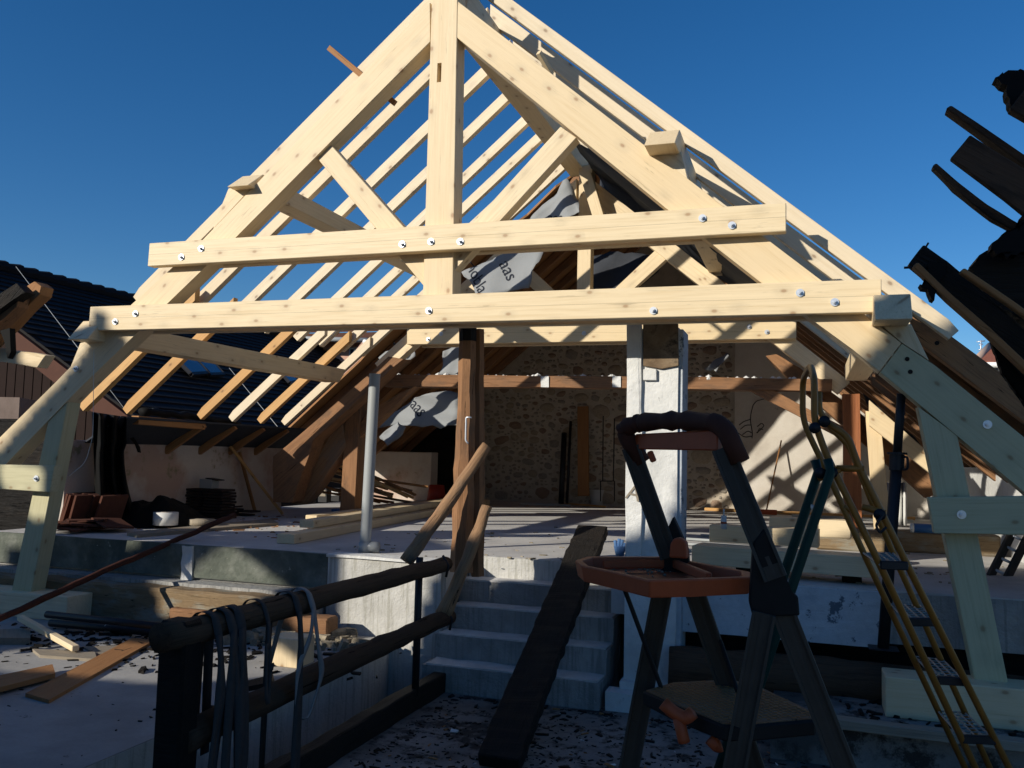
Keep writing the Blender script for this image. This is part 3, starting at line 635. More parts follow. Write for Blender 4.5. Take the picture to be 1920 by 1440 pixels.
tube('log', [at(866,1072,Y=6.42),at(872,860,Y=6.42),at(878,612,Y=6.42)], [.088,.078,.064], OLD, wp, sides=7, rough=.012, dense=10, smooth=False)
tube('charred_head', [at(877.6,640,Y=6.42),at(878.2,606,Y=6.42)], .0705, CHAR, wp, sides=7, rough=.004, smooth=False)
tube('log', [at(895,1080,Y=6.52),at(897,850,Y=6.52),at(897,618,Y=6.52)], [.055,.052,.045], OLD, wp, sides=6, rough=.010, dense=10, smooth=False)
hk = [at(884,783,Y=6.33),at(874,782,Y=6.33),at(873,826,Y=6.33),at(878,832,Y=6.33)]
tube('hook', fillet(hk), .007, STEEL, wp, sides=6)
pv = empty('drain_pipe', (-3.4,6.75,ZS), 'grey plastic drain pipe standing upright on the slab edge', 'pipe')
P0, P1 = at(684,1036,Y=6.78), at(703,701,Y=6.78)
bm = bmesh.new(); tube_bm(bm, [P0,P1], .047, 24, cap=False); tube_bm(bm, [P0+Vector((0,0,.001)),P1], .042, 24, cap=False); link('pipe', bm, PVC, pv, P1-P0, smooth=True)
tube('socket', [P0, P0.lerp(P1,.06)], .055, PVC, pv, sides=24); tube('elbow', [P0+Vector((.0,0,.05)),P0+Vector((.12,.02,.05))], .045, PVC, pv, sides=20)
ap = empty('steel_prop', at(1655,1212,Y=6.3), 'dark telescopic steel prop under the right principal rafter', 'prop')
A, B, Cc = at(1656,1214,Y=6.3), at(1681,870,Y=6.22), at(1690,738,Y=6.16)
tube('outer_tube', [A,B], .036, DARKSTEEL, ap, sides=14); tube('inner_tube', [B,Cc], .028, DARKSTEEL, ap, sides=14)
box('base_plate', (A.x-.09,A.y-.08,A.z-.01), (A.x+.09,A.y+.08,A.z), DARKSTEEL, ap)
bm = bmesh.new(); tube_bm(bm, [at(1681,882,Y=6.22),at(1682,852,Y=6.22)], .046, 16); tube_bm(bm, [at(1682,852,Y=6.22),at(1682,848,Y=6.22)], .062, 16); link('collar_nut', bm, DARKSTEEL, ap, smooth=False)
tube('handle', fillet([at(1690,856,Y=6.2),at(1702,857,Y=6.15),at(1702,880,Y=6.15),at(1689,881,Y=6.2)]), .008, DARKSTEEL, ap, sides=7)

# ------------------------------------------------------------------ stair railing of old logs
XR = -2.5
rl = empty('log_railing', (XR,4.5,0), 'old log railing beside the stairs with dark iron posts', 'railing')
o = box('post', (XR-.085,3.14,-.02), (XR+.05,3.26,1.02), CHAR, rl, bev=.012)
tube('rail', [(XR,3.05,.965),(XR,4.6,.955),(XR+.01,6.05,.945)], [.062,.060,.055], DARKLOG, rl, sides=12, rough=.012, dense=10)
tube('rail', [(XR,3.2,.52),(XR,4.8,.55),(XR+.01,6.15,.56)], [.066,.063,.057], DARKLOG, rl, sides=12, rough=.012, dense=10)
tube('rail', [at(762,1052,Y=5.98),at(838,945,Y=6.2),at(914,835,Y=6.36)], [.052,.047,.04], LOG, rl, sides=10, rough=.014, dense=8)
tube('rail', [at(831,1152,Y=6.05),at(880,1040,Y=6.2),at(914,950,Y=6.34)], [.055,.048,.042], LOG, rl, sides=10, rough=.014, dense=8)
tube('iron_post', [(XR-.03,5.68,.10),(XR-.03,5.68,1.03)], .026, DARKSTEEL, rl, sides=10)
tube('wire_tie', [(XR+.06,5.95,.87),(XR+.075,5.95,.95),(XR+.03,5.95,1.02)], .010, DARKSTEEL, rl, sides=6)
tube('wire_tie', [(XR+.06,6.05,.48),(XR+.075,6.05,.56),(XR+.03,6.05,.63)], .010, DARKSTEEL, rl, sides=6)
# webbing straps hung over the upper rail
def ribbon(name, path, w, m, wdir):
    path = fillet(path, 5, .45); rows = []
    for i, p in enumerate(path):
        wd = Vector(wdir).normalized(); tw = math.sin(i*.55)*.25; wd = (wd + Vector((tw*.6,0,0))).normalized()
        rows.append([p-wd*w/2, p+wd*w/2])
    return sheet(name, rows, m, thick=.003)
for i, (y, dr, zb, w, m, lb) in enumerate([
    (3.33,.015,.34,.046,STRAP,'first strap of the bunch, closest to the black post'),(3.43,.06,-.12,.052,STRAP,'strap with its big loop lowest, second beside the black post'),
    (3.50,.02,.12,.060,STRAP,'broad strap hanging nearly straight in the left bunch'),(3.70,.02,.55,.030,STRAP,'narrow short strap ending above the lower rail'),
    (3.97,.015,-.14,.048,STRAP,'long dark strap reaching lowest of all beside the pale loop'),(4.10,.12,.38,.042,STRAPL,'pale strap forming a wide loop at the right of the bunch')]):
    zt = 1.035
    pth = [(XR-.085,y-dr,zb+.25),(XR-.09,y,.93),(XR-.05,y,zt-.012),(XR,y,zt+.004),(XR+.05,y,zt-.012),(XR+.088,y,.93),(XR+.10,y+dr*.5,.70),(XR+.10,y+dr,zb+.2),(XR+.10,y-.01,zb),(XR+.11,y-dr-.03,zb+.05),(XR+.11,y-dr*1.2-.02,zb+.3),(XR+.10,y-dr*.4,.80),(XR+.09,y-.01,.94)]
    pth = [Vector(q)+Vector((noise.noise(Vector((q[2]*3,i*7,0)))*.03, noise.noise(Vector((q[2]*2.3,i*5,4)))*.07*max(0,1-q[2]), 0)) for q in pth]
    tag(ribbon('webbing_strap', pth, w, m, (0,1,0)), lb, 'strap', 'straps hung over the railing')

# ------------------------------------------------------------------ boards, bars and rubble
a, b = Vector((-1.68,7.28,EYE-.60)), Vector((-1.62,4.80,.045))
tag(beam('charred_plank', b, a, .25, .085, CHAR, rough=.010, cuts=40, freq=14), 'long charred plank leaning down the stairs', 'plank')
tag(beam('kerb_timber', (-2.58,2.2,.07), (-2.56,6.34,.07), .10, .15, CHAR, rough=.012, cuts=20), 'dark timber kerb along the foot of the railing', 'timber')
ia, ib = at(0,1160,Y=4.94), at(440,965,Y=7.4)
tag(tube('iron_bar', [ia+(ia-ib)*.12, ia.lerp(ib,.4)+Vector((0,0,.01)), ib], .024, RUST, rough=.010, dense=14), 'long rusty bar leaning from the lower floor up onto the slab', 'bar')
def flat(name, px, z, h, m, label, cat='board', group=None, rough=0):
    pts = [at(x, y, Z=z+h) for x, y in px]
    bm = bmesh.new(); prism(bm, [(p.x,p.y,z) for p in pts], (0,0,h)); 
    if rough: subdiv(bm, 3); jit(bm, rough, 7)
    L = max(range(4), key=lambda i: (pts[i]-pts[i-1]).length)
    return tag(link(name, bm, m, axis=(pts[L]-pts[L-1])), label, cat, group)
flat('formwork_board', [(48,1300),(92,1312),(290,1200),(248,1196)], ZL, .022, FORM, 'broad orange-brown board lying diagonally on the lower floor', rough=.002)
flat('formwork_board', [(-40,1275),(-30,1296),(104,1262),(98,1245)], ZL+.02, .03, FORM, 'splintered board end entering at the left edge', rough=.003)
flat('board', [(155,1212),(180,1226),(245,1224),(240,1209)], ZL, .012, GREYWOOD, 'pale thin board under the broad orange-brown one')
flat('board', [(60,1216),(75,1228),(182,1236),(178,1222)], ZL, .02, GREYWOOD, 'short grey board under the pine lath tip')
flat('board', [(-20,1180),(-20,1196),(57,1196),(57,1178)], ZL, .05, GREYWOOD, 'stubby grey board by the footing block')
flat('board', [(440,1282),(438,1292),(515,1278),(512,1264)], ZL, .03, CHAR, 'small black board beyond the hanging straps')
tag(beam('lath', at(38,1158,Z=ZL+.12), at(142,1216,Z=ZL+.05), .05, .04, PINE), 'pine lath propped on the short grey board', 'lath')
tag(tube('scaffold_tube', [at(88,1152,Z=ZL+.12),at(335,1178,Z=ZL+.14)], .028, DARKSTEEL), 'upper of two dark tubes lying left of the black post', 'tube')
sc = tube('scaffold_tube', [at(95,1168,Z=ZL+.04),at(335,1190,Z=ZL+.05)], .030, DARKSTEEL); tag(sc, 'lower dark tube with a white tape band left of the black post', 'tube')
tube('tape_band', [at(200,1177.5,Z=ZL+.044),at(210,1178.5,Z=ZL+.044)], .033, WHITEPL, sc)
a = at(520,1248,Z=ZL); o = box('timber_offcut', (a.x-.07,a.y-.02,ZL), (a.x+.17,a.y+.19,ZL+.19), PINE, axis=(0,0,1), bev=.004); tag(o, 'squared pine offcut standing in the sun near the straps', 'timber offcut')
o = beam('floor_plank', (.12,5.58,ZR+.012), (2.8,5.50,ZR+.0), .10, .055, GREYWOOD, rough=.004, cuts=6); tag(o, 'long grey plank along the edge of the right lower floor', 'plank')
# splinters, chips and char on the floors
def scatter(name, n, region, z, sizes, m, label, seed, flatn=.4):
    r = random.Random(seed); bm = bmesh.new()
    for i in range(n):
        x, y = region(r); s = r.uniform(*sizes)*(1 if r.random() < .85 else 1.9)
        M = Matrix.Translation((x, y, z+s*flatn*.3)) @ Matrix.Rotation(r.uniform(0,6.3),4,'Z') @ Matrix.Rotation(r.uniform(-.4,.4),4,'X') @ Matrix.Diagonal((s*r.uniform(1,3.2), s*r.uniform(.5,1), s*flatn, 1))
        vs = [Vector((sx*.5*r.uniform(.5,1), sy*.5*r.uniform(.4,1), sz*.5)) for sx, sy, sz in ((-1,-1,-1),(1,-1,-1),(1,1,-1),(-1,1,-1),(-1,-1,1),(1,-1,1),(1,1,1),(-1,1,1))]
        v = [bm.verts.new(M @ q) for q in vs]
        for f in ((0,1,2,3),(4,5,6,7),(0,1,5,4),(1,2,6,5),(2,3,7,6),(3,0,4,7)): bm.faces.new([v[k] for k in f])
    return tag(link(name, bm, m), label, 'debris', kind='stuff')
scatter('charcoal_chips', 1700, lambda r: (max(-2.45+r.uniform(0,.15), r.gauss(-1.5,.8)) if r.random() < .5 else r.uniform(-2.4,2.4), min(6.1,r.gauss(5.2,.7))), 0, (.004,.020), CHAR, 'charcoal chips strewn over the well floor', 11)
scatter('plaster_chips', 90, lambda r: (r.uniform(-2.3,2.5), r.uniform(3.8,6.3)), 0, (.006,.02), WHITE, 'pale plaster chips on the well floor', 12)
scatter('wood_chips', 160, lambda r: (r.uniform(-2.3,2.5), r.uniform(3.8,6.3)), 0, (.008,.02), FORM, 'brown wood chips on the well floor', 13)
scatter('charcoal_chips', 260, lambda r: (r.uniform(-8,-3.2), min(6.1, 3+abs(r.gauss(0,1.8)))), ZL, (.005,.018), CHAR, 'small dark chips on the lower left floor', 14)
scatter('charcoal_chips', 420, lambda r: (r.gauss(-4.6,.7), min(6.1, r.gauss(5.5,.3))), ZL, (.012,.04), CHAR, 'dark litter below the left slab beams', 15)
scatter('rubble_bank', 420, lambda r: (r.gauss(-3.75,.28), min(6.45,r.gauss(6.1,.13))), ZL, (.012,.06), RUBBLE, 'crumbled mortar heap at the foot of the whitewashed pier', 21, .9)
scatter('slab_litter', 170, lambda r: (r.uniform(-6.8,-4.6), r.uniform(7.4,10)), ZS, (.008,.035), OLD, 'tile crumbs on the slab at left', 16)
scatter('slab_litter', 200, lambda r: (r.uniform(-4,1.6), 6.7+abs(r.gauss(0,1.5))), ZS, (.008,.03), RUBBLE, 'mortar crumbs on the slab', 17)
scatter('slab_litter', 240, lambda r: (r.uniform(.2,3), r.uniform(5.7,6.4)), ZR, (.012,.045), CHAR, 'charred litter on the right lower floor', 18)

# ------------------------------------------------------------------ timber on the slab
tag(beam('squared_timber', (-4.45,7.02,ZS+.045), (-5.15,14.2,ZS+.045), .17, .085, PINE), 'longest pine timber lying on the slab, bottom one, left of the post', 'timber', 'pine timbers on the slab')
tag(beam('squared_timber', (-4.62,7.65,ZS+.13), (-5.2,13.8,ZS+.13), .15, .075, PINE), 'second pine timber lying on top of the long one', 'timber', 'pine timbers on the slab')
tag(beam('squared_timber', (-5.2,8.7,ZS+.07), (-5.45,13.2,ZS+.07), .14, .12, PINE), 'pine timber behind the long pair, running to the back', 'timber', 'pine timbers on the slab')
A, B = at(1303,1052,Z=ZS+.07), at(1612,1066,Z=ZS+.07)
def lying(a, b, dy, z, w, h, label): return tag(beam('squared_timber', (a.x,a.y+dy,z), (b.x,b.y+dy,z), w, h, PINE), label, 'timber', 'pine offcuts stacked behind the step stool')
lying(Vector((-.80,7.05,0)), Vector((.50,6.85,0)), 0, ZS+.13, .30, .14, 'wide bottom timber of the stack behind the step stool')
lying(Vector((-.72,7.35,0)), Vector((.1,7.3,0)), 0, ZS+.27, .22, .13, 'middle timber of the stack, with the sealant tube on it')
lying(Vector((-.28,7.8,0)), Vector((.35,7.75,0)), 0, ZS+.32, .2, .14, 'topmost short timber at the back of the stack')
tag(box('support_block', (-.5,6.95,ZS), (-.35,7.15,ZS+.06), CHAR), 'black packer under the left of the timber stack', 'block')
tag(box('support_block', (.25,6.85,ZS), (.38,7.0,ZS+.06), CHAR), 'black packer under the right of the timber stack', 'block')
for i, (x0, x1, y) in enumerate([(.2,.62,9.4),(.75,1.6,9.6)]):
    tag(beam('old_beam', (x0-.1,y,ZS+.10), (x1+.15,y,ZS+.10), .2, .2, PLINTH, rough=.012, cuts=4), ('short' if i == 0 else 'longer')+' weathered beam on the slab by the red-brown post', 'beam')
for i in range(4):
    tag(tube('conduit', [(-1.4+.1*i,8.4+.55*i,ZS+.02),(-.2+.1*i,8.2+.55*i,ZS+.02)], .014, PVC), '%s grey conduit from the front on the slab right of the pillar' % ORD[i], 'conduit', 'conduits on the slab')
p = at(1357,992,Z=ZS+.335); g = empty('sealant_tube', p, 'white sealant tube with red band on the timber stack', 'tube')
tube('body', [p, p+Vector((0,0,.10))], .022, WHITEPL, g, sides=16); tube('band', [p+Vector((0,0,.04)), p+Vector((0,0,.055))], .023, REDPL, g, sides=16); tube('nozzle', [p+Vector((0,0,.10)), p+Vector((0,0,.15))], .006, WHITEPL, g, sides=8)
p = at(1119,947,Z=ZS); g = empty('bucket', p, 'white plastic bucket on the floor by the stone wall', 'bucket')
tube('body', [p, p+Vector((0,0,.25))], [.11,.125], WHITEPL, g, sides=24); tube('lid', [p+Vector((0,0,.25)), p+Vector((0,0,.27))], .132, WHITEPL, g, sides=24)
p = at(818,942,Z=ZS); tag(tube('red_tub', [p, p+Vector((0,0,.3))], [.17,.13], REDCLOTH, sides=18), 'dark red tub in the shade at the back', 'tub')
tag(beam('lath', at(1062,944,Z=ZS+.02), at(1135,950,Z=ZS+.02), .05, .03, ORANGE), 'yellow lath on the floor in front of the bucket', 'lath')
tag(beam('lath', at(975,944,Z=ZS+.02), at(1070,948,Z=ZS+.02), .06, .03, PVC), 'grey lath on the floor left of the yellow one', 'lath')
tag(beam('lath', (-1.6,15.2,ZS+.03), (1.6,15.0,ZS+.03), .09, .05, ORANGE), 'yellow batten along the foot of the back wall', 'lath')
tag(beam('lath', (-.2,14.4,ZS+.03), (1.5,14.3,ZS+.03), .05, .04, PVC), 'grey batten in front of the yellow one at the back wall', 'lath')
tag(beam('plank', at(1094,930,Y=15.2), at(1093,762,Y=15.45), .20, .04, FORM, up=(0,1,0)), 'brown plank leaning on the stone wall', 'plank')
tag(tube('steel_prop', [at(1052,944,Y=15.1),at(1058,812,Y=15.4)], .05, DARKSTEEL), 'black prop leaning on the stone wall', 'prop')
tag(tube('steel_prop', [at(1063,944,Y=15.2),at(1070,790,Y=15.45)], .025, DARKSTEEL), 'thin grey bar next to the black prop', 'bar')
fr = empty('wire_frame', at(1140,940,Y=15.2), 'thin steel frame standing by the bucket', 'frame')
for pts in ([(1126,940),(1126,902)],[(1152,940),(1152,902)],[(1126,902),(1152,902)],[(1130,902),(1131,780)],[(1150,902),(1152,785)]): tube('rod', [at(x,y,Y=15.2) for x,y in pts], .010, DARKSTEEL, fr, sides=5)
bk = empty('broom', at(1437,962,Z=ZS), 'red broom leaning on the plaster at the back', 'broom')
p = at(1437,966,Z=ZS); beam('broom_head', p+Vector((-.16,0,.05)), p+Vector((.16,0,.05)), .07, .08, REDPL, bk); tube('handle', [p+Vector((.0,.05,.08)), at(1465,826,Y=15.35)], .013, FORM, bk, sides=8)
# pile of laths behind the left old post
for i in range(16):
    r = random.Random(40+i); x0 = 592+r.uniform(-10,60); y0 = 868+r.uniform(0,55)
    a = at(x0, y0, Y=11.6+r.uniform(-.4,.9)); b = at(x0+r.uniform(90,170), min(942,y0+r.uniform(12,60)), Y=11.8+r.uniform(-.5,1.6))
    tag(beam('lath', a, b, .05, .035, [FORM,LOG,ORANGE][i % 3]), ['reddish lath','grey-brown lath','amber lath'][i % 3]+' tangled in the heap behind the left old post', 'lath', 'heap of laths behind the left old post')
tag(beam('plank', at(655,880,Y=11.2), at(765,932,Y=11.6), .08, .04, ORANGE), 'light plank slanting across the heap of laths', 'plank')
for i, (x, y, m, w) in enumerate([(578,944,WHITEPL,.10),(604,942,GREYWOOD,.16),(627,940,WHITEPL,.17)]):
    p = at(x,y,Z=ZS); g = empty('carton', p, ['narrow white carton left of the left old post','grey carton between the two white ones','wide white carton nearest the left old post'][i], 'carton', 'cartons by the left old post')
    box('box', (p.x-w/2,p.y,ZS), (p.x+w/2,p.y+.15,ZS+.22), STRAP, g); box('label', (p.x-w*.36,p.y-.004,ZS+.10), (p.x+w*.36,p.y,ZS+.20), m, g, bev=0)
p = at(655,972,Z=ZS); tag(beam('wrench_handle', p+Vector((-.1,0,.05)), p+Vector((.42,.1,.05)), .07,.07, RUST), 'rusty steel piece on the slab at the old post foot', 'steel piece')
tag(box('tool_case', (p.x-.32,p.y+.1,ZS), (p.x-.14,p.y+.22,ZS+.10), BLUEPL), 'small blue case beside the rusty piece', 'case')

# left side of the slab
p = at(310,984,Z=ZS+.035); g = empty('tape_roll', p, 'white roll lying on the grey board', 'roll'); tube('roll', [p, p+Vector((0,0,.13))], .125, WHITEPL, g, sides=28); tube('core', [p+Vector((0,0,.128)), p+Vector((0,0,.133))], .05, GREYWOOD, g, sides=16)
p = at(378,984,Z=ZS+.035); tag(tube('plastic_disc', [p, p+Vector((0,0,.06))], .13, GREYWOOD, sides=24), 'flat grey disc right of the white roll', 'disc')
flat('board', [(238,998),(258,1002),(522,980),(508,972)], ZS, .032, GREYWOOD, 'long grey board lying on the slab edge under the white roll')
g = empty('yellow_level', at(530,964,Z=ZS), 'yellow bar leaning against the left wall', 'bar'); beam('bar', at(530,964,Z=ZS+.02), at(432,837,X=-7.05), .05, .03, ORANGE, g)
tag(beam('lath', at(478,958,Z=ZS+.02), at(449,848,X=-7.06), .05, .025, FORM), 'brown lath leaning behind the yellow bar', 'lath')
tag(beam('lath', at(430,945,Z=ZS+.02), at(464,900,X=-7.06), .03, .02, FORM), 'short stick crossing low behind the yellow bar', 'stick')
def tub():
    p = at(258,951,Z=ZS+.03); bm = bmesh.new(); tube_bm(bm, [p, p+Vector((0,0,.14))], [.16,.20], 20, cap=False); tube_bm(bm, [p+Vector((0,0,.005)), p+Vector((0,0,.14))], [.15,.19], 20)
    return link('tub', bm, BLUEPL)
tag(tub(), 'blue tub in front of the left wall', 'tub')
r = random.Random(5)
for i in range(20):
    col = i % 2; kx = i//2; a = at(365,972,Z=ZS); x = a.x-.22+col*.30; 
    o = box('roof_tile', (x+r.uniform(-.02,.02),a.y+r.uniform(0,.03),ZS+kx*.036), (x+.28+r.uniform(-.02,.02),a.y+.3,ZS+kx*.036+.028), DARKTILE, bev=.005)
    tag(o, 'dark tile in the two-column stack before the left wall', 'roof tile', 'stacked dark tiles')
p = at(367,921,Z=ZS+.36); p = Vector((at(365,972,Z=ZS).x+.1, at(365,972,Z=ZS).y+.12, ZS+.36)); g = empty('paint_tin', p, 'small grey box on top of the dark tile stack', 'box'); box('box', (p.x-.1,p.y-.07,p.z), (p.x+.08,p.y+.07,p.z+.11), PVC, g); beam('lid', (p.x-.02,p.y,p.z+.12), (p.x+.16,p.y,p.z+.10), .14,.012, DARKSTEEL, g)
for i in range(10):
    a = at(410+r.uniform(-6,50),966+r.uniform(-8,3),Z=ZS); tag(box('roof_tile', (a.x-.1,a.y,ZS+.025*(i%4)), (a.x+.12,a.y+.2,ZS+.025*(i%4)+.02), DARKTILE), 'broken dark tile right of the tile stack', 'roof tile', 'broken tiles by the stack')
for i in range(16):
    a = at(168-i*5,992+r.uniform(-4,4),Z=ZS); M = Matrix.Rotation(.25+r.uniform(-.08,.08),4,'Y')
    bm = bmesh.new(); prism(bm, [(-.012,-.18,0),(.012,-.18,0),(.012,.18,0),(-.012,.18,0)], (0,0,.36)); bm.transform(Matrix.Translation((a.x,a.y+.2+.02*(i%3),ZS+.0)) @ M)
    tag(link('roof_tile', bm, TERRA), 'red clay tile standing in the row by the left truss leg', 'roof tile', 'red tiles standing by the left leg')
for i in range(14):
    a = at(120+r.uniform(-10,90),1000+r.uniform(-14,0),Z=ZS); bm = bmesh.new(); prism(bm, [(-.16,-.12,0),(.16,-.12,0),(.16,.12,0),(-.16,.12,0)], (0,0,.018)); bm.transform(Matrix.Translation((a.x,a.y,ZS+.02+.02*(i%5))) @ Matrix.Rotation(r.uniform(-.35,.35),4,'Y') @ Matrix.Rotation(r.uniform(0,3),4,'Z'))
    tag(link('roof_tile', bm, TERRA), 'red clay tile fallen flat in front of the standing row', 'roof tile', 'fallen red tiles')
bm = bmesh.new(); bmesh.ops.create_grid(bm, x_segments=26, y_segments=14, size=.5); bm.transform(Matrix.Translation((-6.72,8.1,ZS)) @ Matrix.Diagonal((.85,1.1,1,1)))
for v in bm.verts: e = max(0,1-((v.co.x+6.72)**2/.2+(v.co.y-8.1)**2/.34)); v.co.z += e*.25+max(0,noise.noise(v.co*5))*.25*e; v.co.x += noise.noise(v.co*4)*.05
tag(link('crumpled_tarp', bm, TARP), 'crumpled black tarp heap at the foot of the left wall', 'tarp')
# tarp hanging from the first lower rafters
g_ = []
for i in range(15):
    v = i/14; row = []
    for j in range(21):
        u = j/20; x0 = 172+ (238-172)*u; x1 = 182+(268-182)*u if v < .3 else 180+(252-180)*u
        yt = 772+10*u; yb = 965-12*u+ (14*math.sin(u*9))
        x = x0*(1-v)+x1*v - 12*math.sin(v*3.1)*u; y = yt*(1-v)+yb*v
        p = at(x, y, X=-6.72-.10*math.sin(u*17+v*2)-.16*v); p.y = p.y; row.append(p)
    g_.append(row)
tag(sheet('hanging_tarp', g_, TARP, thick=.004), 'black tarpaulin hanging in folds over the low left wall', 'tarpaulin')
tag(sheet('tarp_strip', [[at(243,822,X=-6.9),at(250,820,X=-6.9)],[at(252,832,X=-6.9),at(262,838,X=-6.9)],[at(258,848,X=-6.88),at(264,849,X=-6.88)]], TARP), 'torn black tarp strip dangling over the wall top', 'tarp strip')
tag(tube('string', fillet([at(176,655,Y=5.98),at(175,760,Y=5.98),at(174,820,Y=5.98),at(160,868,Y=5.98),at(130,892,Y=5.98)],8), .003, WHITEPL, sides=4), 'thin white string hanging from the left end of the long collar', 'string')
# right side
g = empty('small_ladder', (1.7,7.6,ZS), 'small aluminium ladder leaning on the white right wall', 'ladder')
for dx in (0, .30):
    beam('stile', at(1856+dx*90,1082+dx*40,Y=7.9), at(1905+dx*90,985+dx*40,Y=8.1), .03, .07, ALU, g)
for k in range(4):
    s = .15+.22*k; a = at(1856,1082,Y=7.9).lerp(at(1905,985,Y=8.1),s); b = at(1883,1094,Y=7.9).lerp(at(1932,997,Y=8.1),s); tube('rung', [a,b], .012, STEEL, g)
p = at(1745,1008,Z=ZS+.2); g = empty('blue_can', (1.05,9.55,ZS+.2), 'blue and white can lying on the weathered beam', 'can'); tube('can', [(1.0,9.5,ZS+.24),(1.28,9.5,ZS+.24)], .045, BLUEPL, g, sides=16); tube('rim', [(.97,9.5,ZS+.24),(1.0,9.5,ZS+.24)], .046, WHITEPL, g, sides=16)
g_ = [[at(1640+ (1700-1640)*u/16, y, Y=12.0+.12*math.sin(u*2.4)) for u in range(17)] for y in (905,935,965,985)]
tag(sheet('white_sheet', g_, WHITEPL), 'white plastic sheet hanging in folds by the right wall', 'sheet')
gl = empty('work_glove', at(1162,1038,Y=6.3), 'blue work glove hung fingers up against the white pillar', 'glove')
for (x0,y0,x1,y1,rr) in ((1156,1030,1153,1013,.014),(1160,1034,1161,1010,.015),(1164,1036,1167,1012,.015),(1168,1036,1172,1018,.014)): tube('finger', [at(x0,y0,Y=6.45),at(x1,y1,Y=6.45)], [rr,rr*.8], BLUEGL, gl, sides=9)
tube('palm', [at(1162,1042,Y=6.45),at(1162,1024,Y=6.45)], [.03,.045], BLUEGL, gl, sides=10)
# ------------------------------------------------------------------ platform step stool with tray
sg = empty('step_stool', (-.3,2.9,0), 'tall dusty step stool with orange tool tray and platform', 'step stool')
YN, YF = 2.70, 3.08
def prof(name, pts, w, d, m, par, dense=None):
    for a, b in zip(pts, pts[1:]): o = beam(name, a, b, w, d, m, par, bev=.004)
    return o
# handle frame
hn = [at(1455,1085,Y=YN), at(1355,840,Y=YN+.04)]; hf = [at(1256,1045,Y=YF), at(1183,838,Y=YF-.02)]
channel('handle_rail', hn[0], hn[1], .066, .03, ALU, sg); channel('handle_rail', hf[0], hf[1], .062, .03, ALU, sg)
gp = [at(1205,868,Y=YF-.0), at(1176,822,Y=YF-.01), at(1170,803,Y=YF-.02), at(1200,792,Y=YF-.05), at(1270,788,Y=2.9), at(1342,792,Y=YN+.06), at(1362,808,Y=YN+.04), at(1388,866,Y=YN+.03)]
bm = bmesh.new(); gp_ = fillet(gp, 6, .4); tube_bm(bm, gp_, [.030 + (.0045*math.sin(i*1.9) if 8 < i < 30 else 0) for i in range(len(gp_))], 12); link('hand_grip', bm, GRIP, sg, smooth=True)
a, b = at(1190,838,Y=YF-.02), at(1345,840,Y=YN+.05)
bm = bmesh.new(); prism(bm, [a+Vector((0,0,-.008)), b+Vector((0,0,-.008)), b+Vector((0,0,.055)), a+Vector((0,0,.045))], (.012,.03,0)); bevel(bm,.004); link('grip_underside', bm, REDPL, sg)
beam('grip_tab', at(1218,846,Y=YF-.06), at(1226,866,Y=YF-.06), .02,.02, REDPL, sg)
# tray
zt = EYE-.345
def tp(x, y, dz=0): return at(x, y, Z=zt+dz)
rim = [tp(1078,1050), tp(1100,1043), tp(1240,1043), tp(1300,1052), tp(1408,1072), tp(1412,1082), tp(1300,1086), tp(1218,1088), tp(1150,1072), tp(1090,1060)]
cen = sum(rim, Vector())/len(rim); dn = Vector((0,0,-.052))
bm = bmesh.new(); n = len(rim)
o1 = [bm.verts.new(p) for p in rim]; o2 = [bm.verts.new(p+(cen-p)*.04+dn) for p in rim]; i1 = [bm.verts.new(p+(cen-p)*.10) for p in rim]; i2 = [bm.verts.new(p+(cen-p)*.13+dn*.75) for p in rim]
for i in range(n):
    j = (i+1) % n
    bm.faces.new((o1[i],o1[j],o2[j],o2[i])); bm.faces.new((o1[i],i1[i],i1[j],o1[j])); bm.faces.new((i1[i],i2[i],i2[j],i1[j]))
bm.faces.new(o2); bm.faces.new(i2[::-1]); bevel(bm, .005, 2)
ty = link('tool_tray', bm, REDPL, sg, smooth=False)
beam('tray_divider', tp(1130,1058,-.012), tp(1245,1057,-.012), .006, .03, REDPL, ty); beam('tray_divider', tp(1245,1049,-.012), tp(1330,1083,-.012), .02, .03, REDPL, ty)
r = random.Random(9); bm = bmesh.new()
for i in range(70):
    p = tp(1215+r.gauss(0,28), 1068+r.gauss(0,5), -.036); bmesh.ops.create_icosphere(bm, subdivisions=1, radius=r.uniform(.002,.006), matrix=Matrix.Translation(p))
link('tray_grit', bm, RUBBLE, ty)['kind'] = 'stuff'
bm = bmesh.new(); q = [at(x,y,Y=YF-.08) for x, y in ((1254,1046),(1256,1020),(1263,1009),(1275,1008),(1286,1017),(1288,1048))]; prism(bm, q, (.005,.03,0)); bevel(bm,.006,2); link('tray_latch', bm, REDPL, sg)
# brackets
bm = bmesh.new(); q = [at(x,y,Y=YN) for x, y in ((1412,1018),(1434,990),(1440,992),(1482,1112),(1497,1118),(1500,1155),(1412,1158),(1405,1130))]; prism(bm, q, (-.006,.05,0)); bevel(bm,.006,2); link('hinge_bracket', bm, BLACKPL, sg)
bm = bmesh.new(); q = [at(x,y,Y=YF) for x, y in ((1239,1043),(1240,1015),(1262,968),(1290,1030),(1292,1060),(1300,1100),(1240,1100))]; prism(bm, q, (0,.04,0)); bevel(bm,.006,2); link('hinge_bracket', bm, BLACKPL, sg)
